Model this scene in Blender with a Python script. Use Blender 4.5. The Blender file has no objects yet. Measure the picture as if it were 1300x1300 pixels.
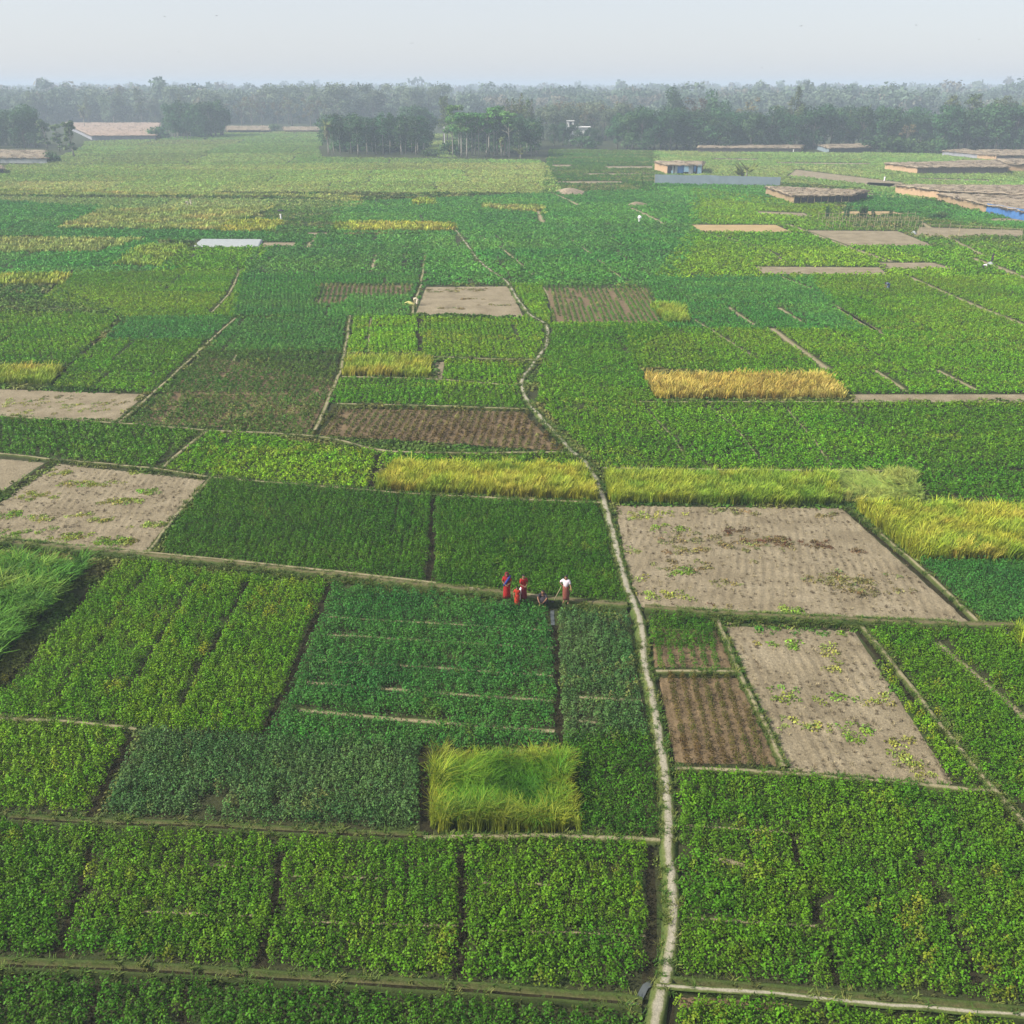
import bpy, bmesh, math, random
import numpy as np
from mathutils import Vector, Matrix

rng = np.random.default_rng(7)
random.seed(7)
SC = bpy.context.scene
COL = SC.collection
PI = math.pi

# ------------------------------------------------------------------ camera
CAM_H, PITCH, FPX = 26.0, math.radians(23.9), 1224.0
cp, sp = math.cos(PITCH), math.sin(PITCH)


def W(px, py, z=0.0):
    """point of the horizontal plane at height z that lies under a pixel of the 1300 px photograph"""
    x, y = (px - 650.0) / FPX, -(py - 650.0) / FPX
    d = (x, cp + sp * y, -sp + cp * y)
    t = (z - CAM_H) / d[2]
    return (d[0] * t, d[1] * t, z)


def WP(pts):
    return np.array([W(a, b)[:2] for a, b in pts])


# ------------------------------------------------------------------ helpers
def tag(o, label=None, cat=None, group=None, kind=None):
    if label: o['label'] = label
    if cat: o['category'] = cat
    if group: o['group'] = group
    if kind: o['kind'] = kind
    return o


def link(name, me, parent=None):
    o = bpy.data.objects.new(name, me)
    COL.objects.link(o)
    if parent: o.parent = parent
    return o


def empty(name, loc, rz=0.0):
    o = bpy.data.objects.new(name, None)
    o.empty_display_size = 0.3
    COL.objects.link(o)
    o.location = loc
    o.rotation_euler = (0, 0, rz)
    return o


def np_mesh(name, V, Q, mat, col=None, smooth=False):
    """V (n,3), Q (m,k) all faces with k corners; col (n,3) -> point colour attribute 'tint'"""
    me = bpy.data.meshes.new(name)
    V = np.ascontiguousarray(V, dtype=np.float32)
    Q = np.ascontiguousarray(Q, dtype=np.int32)
    k = Q.shape[1]
    me.vertices.add(len(V)); me.vertices.foreach_set('co', V.ravel())
    me.loops.add(Q.size); me.loops.foreach_set('vertex_index', Q.ravel())
    me.polygons.add(len(Q))
    me.polygons.foreach_set('loop_start', np.arange(0, Q.size, k, dtype=np.int32))
    if smooth:
        me.polygons.foreach_set('use_smooth', np.ones(len(Q), dtype=bool))
    if col is not None:
        a = me.attributes.new('tint', 'FLOAT_COLOR', 'POINT')
        c = np.ones((len(V), 4), dtype=np.float32); c[:, :3] = col
        a.data.foreach_set('color', c.ravel())
    me.update(calc_edges=True)
    me.materials.append(mat)
    return me


class MB:
    """collects boxes, tubes and lofts as one mesh"""
    def __init__(s): s.V, s.F = [], []

    def add(s, V, F):
        b = len(s.V); s.V += [tuple(v) for v in V]; s.F += [tuple(i + b for i in f) for f in F]; return s

    def box(s, x0, x1, y0, y1, z0, z1):
        V = [(x, y, z) for z in (z0, z1) for y in (y0, y1) for x in (x0, x1)]
        return s.add(V, [(0, 2, 3, 1), (4, 5, 7, 6), (0, 1, 5, 4), (2, 6, 7, 3), (0, 4, 6, 2), (1, 3, 7, 5)])

    def tube(s, pts, rad, n=7, cap=True):
        pts = [Vector(p) for p in pts]
        if not hasattr(rad, '__len__'): rad = [rad] * len(pts)
        V, F = [], []
        for i, p in enumerate(pts):
            d = (pts[min(i + 1, len(pts) - 1)] - pts[max(i - 1, 0)]).normalized()
            a = d.orthogonal().normalized(); b = d.cross(a)
            for k in range(n):
                t = 2 * PI * k / n
                V.append(p + (a * math.cos(t) + b * math.sin(t)) * rad[i])
        for i in range(len(pts) - 1):
            for k in range(n):
                F.append((i * n + k, i * n + (k + 1) % n, (i + 1) * n + (k + 1) % n, (i + 1) * n + k))
        if cap:
            F.append(tuple(range(n))[::-1]); F.append(tuple((len(pts) - 1) * n + k for k in range(n)))
        return s.add(V, F)

    def loft(s, rings, n=14, wob=0.0, cap=True, waves=5):
        """rings: (centre, rx, ry) horizontal rings"""
        V, F = [], []
        for i, (c, rx, ry) in enumerate(rings):
            for k in range(n):
                t = 2 * PI * k / n
                w = 1 + wob * (i / max(1, len(rings) - 1)) * math.sin(waves * t + i)
                V.append((c[0] + rx * w * math.cos(t), c[1] + ry * w * math.sin(t), c[2]))
        for i in range(len(rings) - 1):
            for k in range(n):
                F.append((i * n + k, i * n + (k + 1) % n, (i + 1) * n + (k + 1) % n, (i + 1) * n + k))
        if cap:
            F.append(tuple(range(n))[::-1]); F.append(tuple((len(rings) - 1) * n + k for k in range(n)))
        return s.add(V, F)

    def mesh(s, name, mat, smooth=False):
        me = bpy.data.meshes.new(name)
        me.from_pydata(s.V, [], s.F)
        if smooth:
            me.polygons.foreach_set('use_smooth', np.ones(len(me.polygons), dtype=bool))
        me.materials.append(mat); me.update()
        return me

    def build(s, name, mat, parent=None, smooth=False):
        return link(name, s.mesh(name, mat, smooth), parent)


def hash2(ix, iy, seed):
    h = (ix.astype(np.int64) * 374761393 + iy.astype(np.int64) * 668265263 + seed * 1442695041) & 0x7fffffff
    h = ((h ^ (h >> 13)) * 1274126177) & 0x7fffffff
    return ((h ^ (h >> 16)) & 0xffff) / 65535.0


def vnoise(x, y, s, seed=0):
    x, y = x / s, y / s
    ix, iy = np.floor(x), np.floor(y)
    fx, fy = x - ix, y - iy
    fx, fy = fx * fx * (3 - 2 * fx), fy * fy * (3 - 2 * fy)
    a, b = hash2(ix, iy, seed), hash2(ix + 1, iy, seed)
    c, d = hash2(ix, iy + 1, seed), hash2(ix + 1, iy + 1, seed)
    return (a * (1 - fx) + b * fx) * (1 - fy) + (c * (1 - fx) + d * fx) * fy


def fbm(x, y, s, seed=0):
    return 0.55 * vnoise(x, y, s, seed) + 0.3 * vnoise(x, y, s * .45, seed + 5) + 0.15 * vnoise(x, y, s * .2, seed + 9)


def inside(P, poly):
    x, y = P[:, 0], P[:, 1]
    r = np.zeros(len(P), bool)
    n = len(poly)
    for i in range(n):
        x0, y0 = poly[i]; x1, y1 = poly[(i + 1) % n]
        if y0 == y1: continue
        c = ((y0 > y) != (y1 > y)) & (x < (x1 - x0) * (y - y0) / (y1 - y0) + x0)
        r ^= c
    return r


def pdist(P, line):
    d = np.full(len(P), 1e9)
    for a, b in zip(line[:-1], line[1:]):
        ab = b - a
        t = np.clip(((P - a) @ ab) / max(ab @ ab, 1e-9), 0, 1)
        d = np.minimum(d, np.hypot(*(P - a - t[:, None] * ab).T))
    return d


# ------------------------------------------------------------------ materials
def nodes_mat(name):
    m = bpy.data.materials.new(name); m.use_nodes = True
    nt = m.node_tree; nt.nodes.clear()
    return m, nt, nt.nodes, nt.links


def N(nt, t, **kw):
    n = nt.nodes.new(t)
    for k, v in kw.items():
        if k in n.inputs: n.inputs[k].default_value = v
        else: setattr(n, k, v)
    return n


def ramp(nt, fac, stops):
    r = nt.nodes.new('ShaderNodeValToRGB')
    e = r.color_ramp.elements
    e[0].position, e[0].color = stops[0][0], (*stops[0][1], 1)
    e[1].position, e[1].color = stops[-1][0], (*stops[-1][1], 1)
    for p, c in stops[1:-1]:
        x = e.new(p); x.color = (*c, 1)
    nt.links.new(fac, r.inputs['Fac'])
    return r.outputs['Color']


def leaf_mat(name, transl=0.2, rough=0.6, spec=0.12, objrand=0.0, base=None):
    m, nt, ns, L = nodes_mat(name)
    out = N(nt, 'ShaderNodeOutputMaterial')
    a = N(nt, 'ShaderNodeAttribute', attribute_name='tint')
    c = a.outputs['Color']
    if objrand:
        oi = N(nt, 'ShaderNodeObjectInfo')
        hs = N(nt, 'ShaderNodeHueSaturation')
        mr = N(nt, 'ShaderNodeMapRange'); mr.inputs['To Min'].default_value = 1 - objrand; mr.inputs['To Max'].default_value = 1 + objrand
        L.new(oi.outputs['Random'], mr.inputs['Value']); L.new(mr.outputs[0], hs.inputs['Value'])
        mr2 = N(nt, 'ShaderNodeMapRange'); mr2.inputs['To Min'].default_value = 0.47; mr2.inputs['To Max'].default_value = 0.52
        ma = N(nt, 'ShaderNodeMath', operation='FRACT'); mm = N(nt, 'ShaderNodeMath', operation='MULTIPLY'); mm.inputs[1].default_value = 7.31
        L.new(oi.outputs['Random'], mm.inputs[0]); L.new(mm.outputs[0], ma.inputs[0]); L.new(ma.outputs[0], mr2.inputs['Value'])
        L.new(mr2.outputs[0], hs.inputs['Hue']); L.new(c, hs.inputs['Color']); c = hs.outputs['Color']
    p = N(nt, 'ShaderNodeBsdfPrincipled', Roughness=rough)
    p.inputs['Specular IOR Level'].default_value = spec
    t = N(nt, 'ShaderNodeBsdfTranslucent')
    mx = N(nt, 'ShaderNodeMixShader'); mx.inputs[0].default_value = transl
    L.new(c, p.inputs['Base Color']); L.new(c, t.inputs['Color'])
    L.new(p.outputs[0], mx.inputs[1]); L.new(t.outputs[0], mx.inputs[2])
    L.new(mx.outputs[0], out.inputs['Surface'])
    return m


def noise_mat(name, stops, scale=1.0, detail=8, rough=0.9, bump=0.0, bscale=20.0, fine=None, spec=0.15, stretch=None):
    m, nt, ns, L = nodes_mat(name)
    out = N(nt, 'ShaderNodeOutputMaterial')
    g = N(nt, 'ShaderNodeNewGeometry')
    pos = g.outputs['Position']
    if stretch:
        mp = N(nt, 'ShaderNodeMapping'); mp.inputs['Scale'].default_value = stretch
        tc = N(nt, 'ShaderNodeTexCoord')
        L.new(tc.outputs['Object'], mp.inputs['Vector']); pos = mp.outputs[0]
    n1 = N(nt, 'ShaderNodeTexNoise', Scale=scale, Detail=detail, Roughness=0.65)
    L.new(pos, n1.inputs['Vector'])
    c = ramp(nt, n1.outputs['Fac'], stops)
    if fine:
        n2 = N(nt, 'ShaderNodeTexNoise', Scale=fine[0], Detail=4, Roughness=0.7); L.new(pos, n2.inputs['Vector'])
        mr = N(nt, 'ShaderNodeMapRange'); mr.inputs['From Min'].default_value = .3; mr.inputs['From Max'].default_value = .7
        mr.inputs['To Min'].default_value = 1 - fine[1]; mr.inputs['To Max'].default_value = 1 + fine[1]
        L.new(n2.outputs['Fac'], mr.inputs['Value'])
        v = N(nt, 'ShaderNodeVectorMath', operation='SCALE'); L.new(c, v.inputs[0]); L.new(mr.outputs[0], v.inputs['Scale']); c = v.outputs[0]
    p = N(nt, 'ShaderNodeBsdfPrincipled', Roughness=rough); p.inputs['Specular IOR Level'].default_value = spec
    L.new(c, p.inputs['Base Color'])
    if bump:
        n3 = N(nt, 'ShaderNodeTexNoise', Scale=bscale, Detail=6, Roughness=0.7); L.new(pos, n3.inputs['Vector'])
        b = N(nt, 'ShaderNodeBump', Strength=bump, Distance=0.1); L.new(n3.outputs['Fac'], b.inputs['Height']); L.new(b.outputs[0], p.inputs['Normal'])
    L.new(p.outputs[0], out.inputs['Surface'])
    return m


def strip_mat(name, stops, noise=0.35, rough=0.9, nscale=2.5):
    """material whose colour goes across a path: attribute 'across' is 0 in the middle and 1 at the edge"""
    m, nt, ns, L = nodes_mat(name)
    out = N(nt, 'ShaderNodeOutputMaterial')
    a = N(nt, 'ShaderNodeAttribute', attribute_name='across')
    g = N(nt, 'ShaderNodeNewGeometry')
    n1 = N(nt, 'ShaderNodeTexNoise', Scale=nscale, Detail=7, Roughness=0.7); L.new(g.outputs['Position'], n1.inputs['Vector'])
    m1 = N(nt, 'ShaderNodeMath', operation='MULTIPLY_ADD'); m1.inputs[1].default_value = 2 * noise; m1.inputs[2].default_value = -noise
    L.new(n1.outputs['Fac'], m1.inputs[0])
    ad = N(nt, 'ShaderNodeMath', operation='ADD'); L.new(a.outputs['Fac'], ad.inputs[0]); L.new(m1.outputs[0], ad.inputs[1])
    c = ramp(nt, ad.outputs[0], stops)
    n2 = N(nt, 'ShaderNodeTexNoise', Scale=14.0, Detail=5, Roughness=0.75); L.new(g.outputs['Position'], n2.inputs['Vector'])
    mr = N(nt, 'ShaderNodeMapRange'); mr.inputs['From Min'].default_value = .3; mr.inputs['From Max'].default_value = .7
    mr.inputs['To Min'].default_value = .65; mr.inputs['To Max'].default_value = 1.3
    L.new(n2.outputs['Fac'], mr.inputs['Value'])
    v = N(nt, 'ShaderNodeVectorMath', operation='SCALE'); L.new(c, v.inputs[0]); L.new(mr.outputs[0], v.inputs['Scale'])
    p = N(nt, 'ShaderNodeBsdfPrincipled', Roughness=rough); p.inputs['Specular IOR Level'].default_value = .15
    L.new(v.outputs[0], p.inputs['Base Color'])
    b = N(nt, 'ShaderNodeBump', Strength=.6, Distance=.08); L.new(n2.outputs['Fac'], b.inputs['Height']); L.new(b.outputs[0], p.inputs['Normal'])
    L.new(p.outputs[0], out.inputs['Surface'])
    return m


def plain(name, c, rough=0.8, var=0.12, scale=6.0, **kw):
    lo = tuple(x * (1 - var) for x in c); hi = tuple(min(1, x * (1 + var)) for x in c)
    return noise_mat(name, [(.3, lo), (.7, hi)], scale=scale, rough=rough, **kw)


M_CROP = leaf_mat('crop_leaf', 0.2)
M_RICE = leaf_mat('grain_blade', 0.2, rough=.6, spec=.15)
M_TREE = leaf_mat('tree_leaf', 0.22, objrand=.38, spec=.15)
M_FOREST = leaf_mat('forest_leaf', 0.2, spec=.1)
M_BARK = noise_mat('bark', [(.3, (.07, .06, .048)), (.7, (.16, .14, .115))], scale=3, bump=.5)
M_PALE_BARK = noise_mat('pale_bark', [(.3, (.17, .15, .12)), (.7, (.36, .33, .28))], scale=2)
M_GROUND = noise_mat('field_earth', [(.30, (.018, .022, .008)), (.5, (.034, .038, .013)), (.62, (.028, .048, .010)), (.75, (.07, .062, .03))], scale=.35, detail=10, bump=.6, bscale=8, fine=(9, .35))  # earth darkened so gaps between crop plants read as deep shade
M_SOIL = noise_mat('bare_soil', [(.28, (.135, .108, .064)), (.5, (.200, .165, .103)), (.75, (.270, .227, .150))], scale=.45, detail=10, bump=.9, bscale=9, fine=(7, .30))
M_SOIL_RED = noise_mat('reddish_soil', [(.28, (.24, .17, .08)), (.75, (.36, .26, .13))], scale=.3, detail=9, fine=(5, .2))
M_SOIL_BROWN = noise_mat('damp_soil', [(.3, (.092, .064, .032)), (.7, (.17, .122, .066))], scale=1.2, detail=9, bump=.8, bscale=8, fine=(10, .3))
M_DITCH = noise_mat('ditch_mud', [(.3, (.012, .013, .006)), (.6, (.036, .032, .017)), (.75, (.05, .055, .02))], scale=2.2, rough=.95, spec=.02, bump=.8, fine=(8, .3))
M_PATH = strip_mat('trodden_path', [(0, (.30, .275, .205)), (.30, (.25, .23, .16)), (.50, (.10, .12, .035)), (1, (.045, .075, .014))], noise=.5, nscale=1.8)
M_BUND = strip_mat('grassy_bund', [(0, (.125, .105, .055)), (.25, (.095, .092, .036)), (.5, (.05, .075, .016)), (1, (.022, .032, .008))], noise=.35)
M_RIDGE = strip_mat('earth_ridge', [(0, (.25, .215, .13)), (.3, (.18, .165, .085)), (.55, (.07, .085, .022)), (1, (.03, .042, .010))], noise=.55, nscale=1.6)
M_TRACK = strip_mat('dry_track', [(0, (.26, .215, .13)), (.45, (.19, .165, .09)), (1, (.07, .08, .025))], noise=.5)
M_WATER = noise_mat('channel_water', [(.3, (.045, .055, .055)), (.7, (.08, .09, .085))], scale=2, rough=.45, spec=.5)

# ------------------------------------------------------------------ world, sun, camera
SUN_EL = math.radians(39)
SUN_AZ = math.radians(-104)           # compass style from +Y towards +X: the sun stands left and a little behind
w = bpy.data.worlds.new('World'); SC.world = w; w.use_nodes = True
nt = w.node_tree; nt.nodes.clear()
sky = N(nt, 'ShaderNodeTexSky', sky_type='NISHITA'); sky.sun_disc = False
sky.sun_elevation = SUN_EL; sky.sun_rotation = SUN_AZ
sky.air_density = 1.0; sky.dust_density = 1.2; sky.ozone_density = 2.0
bg = N(nt, 'ShaderNodeBackground', Strength=.138); wo = N(nt, 'ShaderNodeOutputWorld')
mixs = N(nt, 'ShaderNodeMixRGB'); mixs.inputs[0].default_value = .8; mixs.inputs[2].default_value = (2.77, 2.84, 3.08, 1)   # milky winter sky
nt.links.new(sky.outputs[0], mixs.inputs[1]); nt.links.new(mixs.outputs[0], bg.inputs[0]); nt.links.new(bg.outputs[0], wo.inputs[0])
sd = bpy.data.lights.new('sun', 'SUN'); sd.energy = 5.0; sd.angle = math.radians(.6); sd.color = (1, .94, .85)
so = bpy.data.objects.new('sun', sd); COL.objects.link(so); so.location = (-60, -20, 80)
to_sun = Vector((math.cos(SUN_EL) * math.sin(SUN_AZ), math.cos(SUN_EL) * math.cos(SUN_AZ), math.sin(SUN_EL)))
so.rotation_euler = to_sun.to_track_quat('Z', 'Y').to_euler()
cd = bpy.data.cameras.new('camera'); cam = bpy.data.objects.new('camera', cd); COL.objects.link(cam)
cd.sensor_width = 36; cd.sensor_fit = 'HORIZONTAL'; cd.lens = 36 * FPX / 1300; cd.clip_start = .5; cd.clip_end = 20000
cam.location = (0, 0, CAM_H); cam.rotation_euler = (PI / 2 - PITCH, 0, 0)
SC.camera = cam
SC.view_settings.view_transform = 'Standard'; SC.view_settings.look = 'None'
SC.view_settings.exposure = 0.86; SC.view_settings.gamma = 1
SC.render.engine = 'CYCLES'
SC.cycles.use_denoising = True
SC.cycles.max_bounces = 6; SC.cycles.diffuse_bounces = 3; SC.cycles.transparent_max_bounces = 8
SC.cycles.volume_bounces = 1

# ------------------------------------------------------------------ ground and haze
g = MB()
g.add([(-3500, -60, 0), (3500, -60, 0), (3500, 4500, 0), (-3500, 4500, 0)], [(0, 1, 2, 3)])
tag(g.build('ground', M_GROUND), kind='structure')

HAZE = 0.0006
m, nt, ns, L = nodes_mat('haze_air')
out = N(nt, 'ShaderNodeOutputMaterial'); pv = N(nt, 'ShaderNodeVolumePrincipled')
pv.inputs['Color'].default_value = (.56, .66, .79, 1); pv.inputs['Density'].default_value = HAZE; pv.inputs['Anisotropy'].default_value = 0.0
L.new(pv.outputs[0], out.inputs['Volume'])
tag(MB().box(-3600, 3600, -70, 4600, -1, 37).build('haze', m), 'pale blue winter haze lying over the whole plain', 'haze', kind='stuff')

# ------------------------------------------------------------------ field borders: path, bunds, channels, tracks
EXCL = []          # (world polyline, half width) kept clear of crops
BUND_LINES = []    # (world polyline, half width, height, density) for grass


def smooth_line(P, step):
    P = np.asarray(P, float)
    # Catmull-Rom
    Q = np.vstack([2 * P[0] - P[1], P, 2 * P[-1] - P[-2]])
    out = []
    for i in range(1, len(Q) - 2):
        p0, p1, p2, p3 = Q[i - 1:i + 3]
        n = max(2, int(np.hypot(*(p2 - p1)) / step))
        for k in range(n):
            t = k / n
            out.append(.5 * ((2 * p1) + (p2 - p0) * t + (2 * p0 - 5 * p1 + 4 * p2 - p3) * t * t + (3 * p1 - p0 - 3 * p2 + p3) * t ** 3))
    out.append(P[-1])
    return np.array(out)


def strip(name, pts, hw, mat, height=0.0, z0=.004, step=.5, rough=.12, shape=None, curve=True, excl=None, grass=0.0, off=0.0):
    P = WP(pts)
    dm = np.hypot(*P.mean(0))
    step = max(step, dm / 110)
    C = smooth_line(P, step) if curve else P
    T = np.gradient(C, axis=0); T /= np.maximum(1e-9, np.hypot(*T.T))[:, None]
    Nn = np.stack([T[:, 1], -T[:, 0]], 1)
    s = np.cumsum(np.r_[0, np.hypot(*np.diff(C, axis=0).T)])
    C = C + Nn * (off + (fbm(s, s * 0 + hash(name + str(pts[0])) % 97, 3.0, 3) - .5)[:, None] * rough * 2)
    shape = shape or [(-1, 0), (-.7, .75), (-.35, 1), (0, .93), (.35, 1), (.7, .75), (1, 0)]
    nu = len(shape)
    V = np.zeros((len(C), nu, 3)); A = np.zeros((len(C), nu))
    for j, (u, h) in enumerate(shape):
        wv = hw * (1 + .3 * (vnoise(s, s * 0 + j * 7.3, 1.1, 11) - .5))
        V[:, j, :2] = C + Nn * (u * wv)[:, None]
        V[:, j, 2] = z0 + h * height * (1 + .35 * (vnoise(s, s * 0 + j * 3.1, .9, 12) - .5))
        A[:, j] = abs(u)
    i = np.arange(len(C) - 1)[:, None] * nu + np.arange(nu - 1)[None]
    Q = np.stack([i, i + nu, i + nu + 1, i + 1], -1).reshape(-1, 4)
    me = np_mesh(name, V.reshape(-1, 3), Q, mat, smooth=True)
    a = me.attributes.new('across', 'FLOAT', 'POINT'); a.data.foreach_set('value', A.ravel().astype(np.float32))
    o = link(name, me)
    tag(o, kind='structure')
    EXCL.append((C[::max(1, len(C) // 40)] if len(C) > 60 else C, hw if excl is None else excl))
    if grass: BUND_LINES.append((C, hw, height, grass))
    return o


FLAT = [(-1, 0), (-.5, 0), (0, 0), (.5, 0), (1, 0)]
# the long footpath, near to far
PATH = [(829, 1345), (828, 1300), (838, 1262), (845, 1240), (850, 1172), (848, 1057), (842, 985), (838, 949), (823, 872), (808, 772), (795, 745), (777, 680), (767, 637), (746, 592), (722, 571), (684, 530), (663, 499), (664, 482), (674, 468), (690, 446), (695, 430), (693, 414), (673, 401), (657, 381), (642, 358), (611, 335), (594, 313), (578, 292)]
strip('footpath', PATH, .34, M_PATH, height=.2, step=.3, grass=2.2, excl=.42, rough=.2)
# irrigation channels: two grassy banks with a muddy floor between
def channel(pts, hw=.55, bank=.22, water=None, floor=.16, light=0):
    TR = [(-1, 0), (-.78, .8), (-.6, 1), (-.42, .75), (-.28, .06), (0, 0.02), (.28, .06), (.42, .75), (.6, 1), (.78, .8), (1, 0)]
    strip('channel_bank', pts, hw, M_BUND, height=bank, shape=TR, step=.3, grass=.45, excl=hw + .12, rough=.05)
    strip('channel_floor', pts, hw * .42, M_DITCH, height=0, z0=.012 + bank * .06, shape=FLAT, step=.3, rough=.05, excl=.1)
channel([(-60, 1224), (0, 1228), (180, 1235), (400, 1248), (600, 1260), (760, 1273), (815, 1280)], .31)
channel([(832, 1250), (900, 1256), (1000, 1264), (1150, 1277), (1340, 1294)], .3)
channel([(-60, 1036), (104, 1046), (242, 1050), (430, 1060), (538, 1064)], .29, .14)
strip('field_bund', [(538, 1066), (640, 1064), (735, 1065), (838, 1070)], .22, M_RIDGE, .16, grass=.8)
H1 = [(-60, 686), (0, 692), (100, 701), (183, 709), (300, 721), (450, 737), (552, 749), (642, 758), (701, 766), (796, 773)]
H2 = [(818, 776), (870, 780), (954, 785), (1085, 792), (1180, 797), (1246, 799), (1340, 800)]
strip('field_bund', H1, .52, M_BUND, .32, grass=1.6, excl=.55)
strip('field_bund', H2, .46, M_BUND, .32, grass=2.0, excl=.5)
strip('dry_track', H1, .12, M_TRACK, .03, z0=.27, step=.4, excl=.1, off=-.20, rough=.06)
strip('dry_track', [(183, 709), (300, 721), (450, 737), (552, 749)], .13, M_TRACK, .03, z0=.315, step=.4, excl=.1, off=-.25, rough=.05)
strip('dry_track', [(833, 1256), (900, 1261), (1000, 1269), (1150, 1282), (1340, 1299)], .13, M_PATH, .03, z0=.20, step=.4, excl=.1)
strip('water_channel', [(800, 1279), (810, 1273), (815, 1264), (820, 1254), (828, 1250)], .11, M_WATER, 0, z0=.045, shape=FLAT, excl=.4)
strip('water_channel', [(702, 775), (702.5, 784), (703, 794)], .10, M_WATER, 0, z0=.02, shape=FLAT, excl=.25)
# ditches between near plots, plus a painted shade strip beside the cane
DITCH_AND_SHADE = [
    ([(121, 1076), (98, 1150), (73, 1219)], .26), ([(362, 1085), (346, 1160), (332, 1235)], .27), ([(589, 1085), (587, 1160), (585, 1250)], .27),
    ([(173, 930), (135, 998), (110, 1046)], .32), ([(420, 742), (380, 840), (337, 932)], .34), ([(538, 950), (536, 1000), (540, 1062)], .30),
    ([(195, 722), (130, 810), (66, 896)], .14), ([(256, 733), (205, 810), (162, 878)], .15), ([(319, 737), (275, 815), (230, 900)], .2),
    ([(703, 794), (704, 830), (706, 880), (710, 945)], .26), ([(549, 632), (548, 690), (546, 750)], .30),
    ([(128, 1250), (112, 1345)], .22), ([(238, 1256), (226, 1345)], .24),
    ([(998, 1048), (1025, 1130), (1060, 1250)], .18), ([(1156, 1066), (1195, 1150), (1250, 1262)], .18),
    ([(145, 716), (80, 792), (0, 880), (-60, 945)], .36), ([(832, 850), (852, 975)], .2), ([(846, 1265), (850, 1345)], .3),  # first one paints the cane's cast shadow onto its soil band
    ([(532, 402), (532, 449)], .3), ([(558, 458), (556, 490)], .2), ([(156, 402), (110, 446), (62, 492)], .4), ([(92, 345), (70, 364), (60, 374)], .6),
    ([(66, 586), (30, 612), (-10, 640)], .3), ([(480, 578), (470, 622)], .25),
    ([(820, 1250), (828, 1170), (826, 1075)], .22), ([(1340, 596), (1180, 598)], .2),
]
for pts, hw in DITCH_AND_SHADE:
    strip('ditch', pts, hw * .8, M_DITCH, 0, shape=FLAT, step=.4, excl=hw * .5)
# low bunds with a dry crest
BUNDS = [
    [(300, 404), (248, 452), (196, 500), (150, 538)], [(445, 402), (435, 464), (428, 484), (400, 548)], [(265, 548), (236, 570), (205, 597)], [(268, 608), (228, 652), (186, 706)],
    [(-60, 526), (0, 530), (150, 539), (265, 548), (403, 556), (490, 574), (600, 577), (715, 576)], [(-60, 572), (72, 585), (205, 598), (268, 608), (380, 617), (475, 625), (560, 631), (765, 641)],
    [(912, 790), (938, 856), (997, 976)], [(1092, 796), (1160, 880), (1262, 1004), (1345, 1105)], [(1076, 646), (1158, 714), (1246, 797)],
    [(535, 362), (526, 385), (524, 402)], [(540, 322), (537, 345), (534, 362)], [(305, 345), (290, 375), (268, 398)], [(434, 480), (550, 483), (665, 492)], [(428, 514), (560, 517), (668, 521)],
    [(536, 454), (620, 457), (685, 458)], [(856, 978), (1000, 984), (1130, 996), (1262, 1006)], [(812, 512), (960, 512), (1080, 512), (1340, 512)], [(765, 596), (900, 598), (1165, 600)],
    [(832, 854), (938, 856)], [(-60, 914), (60, 918), (173, 929)],
]
for pts in BUNDS:
    d = np.hypot(*WP(pts).mean(0))
    q = WP(pts); tv = q[-1] - q[0]
    strip('field_bund', pts, .21 if d < 70 else .27, M_RIDGE, .16, step=.4, grass=1.2)
    if abs(tv[1]) > abs(tv[0]) * .5:
        strip('ditch', pts, .16, M_DITCH, 0, shape=FLAT, step=.4, excl=.1, off=-.30 if tv[1] > 0 else .30)
# dry tracks through the crops
TRACKS = [
    ([(980, 417), (1010, 440), (1050, 469)], .5), ([(1063, 392), (1088, 406), (1115, 421)], .5), ([(989, 391), (1020, 410)], .35), ([(925, 390), (957, 413)], .35),
    ([(1150, 350), (1200, 372), (1250, 393), (1340, 428)], .5), ([(988, 350), (1030, 367)], .4), ([(800, 264), (818, 272), (842, 284)], .8), ([(690, 365), (700, 385), (710, 410)], .2),
    ([(720, 365), (745, 385), (758, 408)], .2), ([(768, 365), (790, 388), (800, 412)], .2), ([(1235, 328), (1268, 340), (1300, 353), (1345, 372)], .8), ([(1190, 815), (1240, 858), (1345, 948)], .22),
    ([(683, 268), (689, 283)], .6), ([(700, 245), (716, 252), (733, 260)], .8), ([(1055, 385), (1130, 430)], .2), ([(880, 405), (960, 455)], .2),
    ([(820, 520), (850, 550), (870, 580)], .09), ([(900, 515), (935, 545), (965, 585)], .09), ([(1000, 520), (1030, 555), (1055, 590)], .09),
    ([(885, 285), (890, 294), (960, 312), (1000, 335)], .35), ([(1000, 285), (1080, 315), (1130, 332)], .7), ([(1110, 470), (1150, 497)], .3), ([(1190, 470), (1240, 495)], .3),
    ([(610, 300), (640, 318), (680, 352)], .25), ([(340, 312), (322, 330), (305, 345)], .3), ([(720, 300), (760, 330), (800, 362)], .2), ([(1170, 283), (1200, 300), (1250, 325)], .7),
    ([(470, 404), (468, 448)], .12), ([(300, 450), (285, 480)], .15), ([(480, 320), (470, 345)], .3), ([(400, 300), (390, 315)], .4), ([(385, 286), (500, 286)], .2),
]
for pts, hw in TRACKS:
    strip('dry_track', pts, hw, M_TRACK, 0, z0=.008, shape=FLAT, step=.4, excl=hw)

# ------------------------------------------------------------------ bare plots
BARE = []


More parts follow.
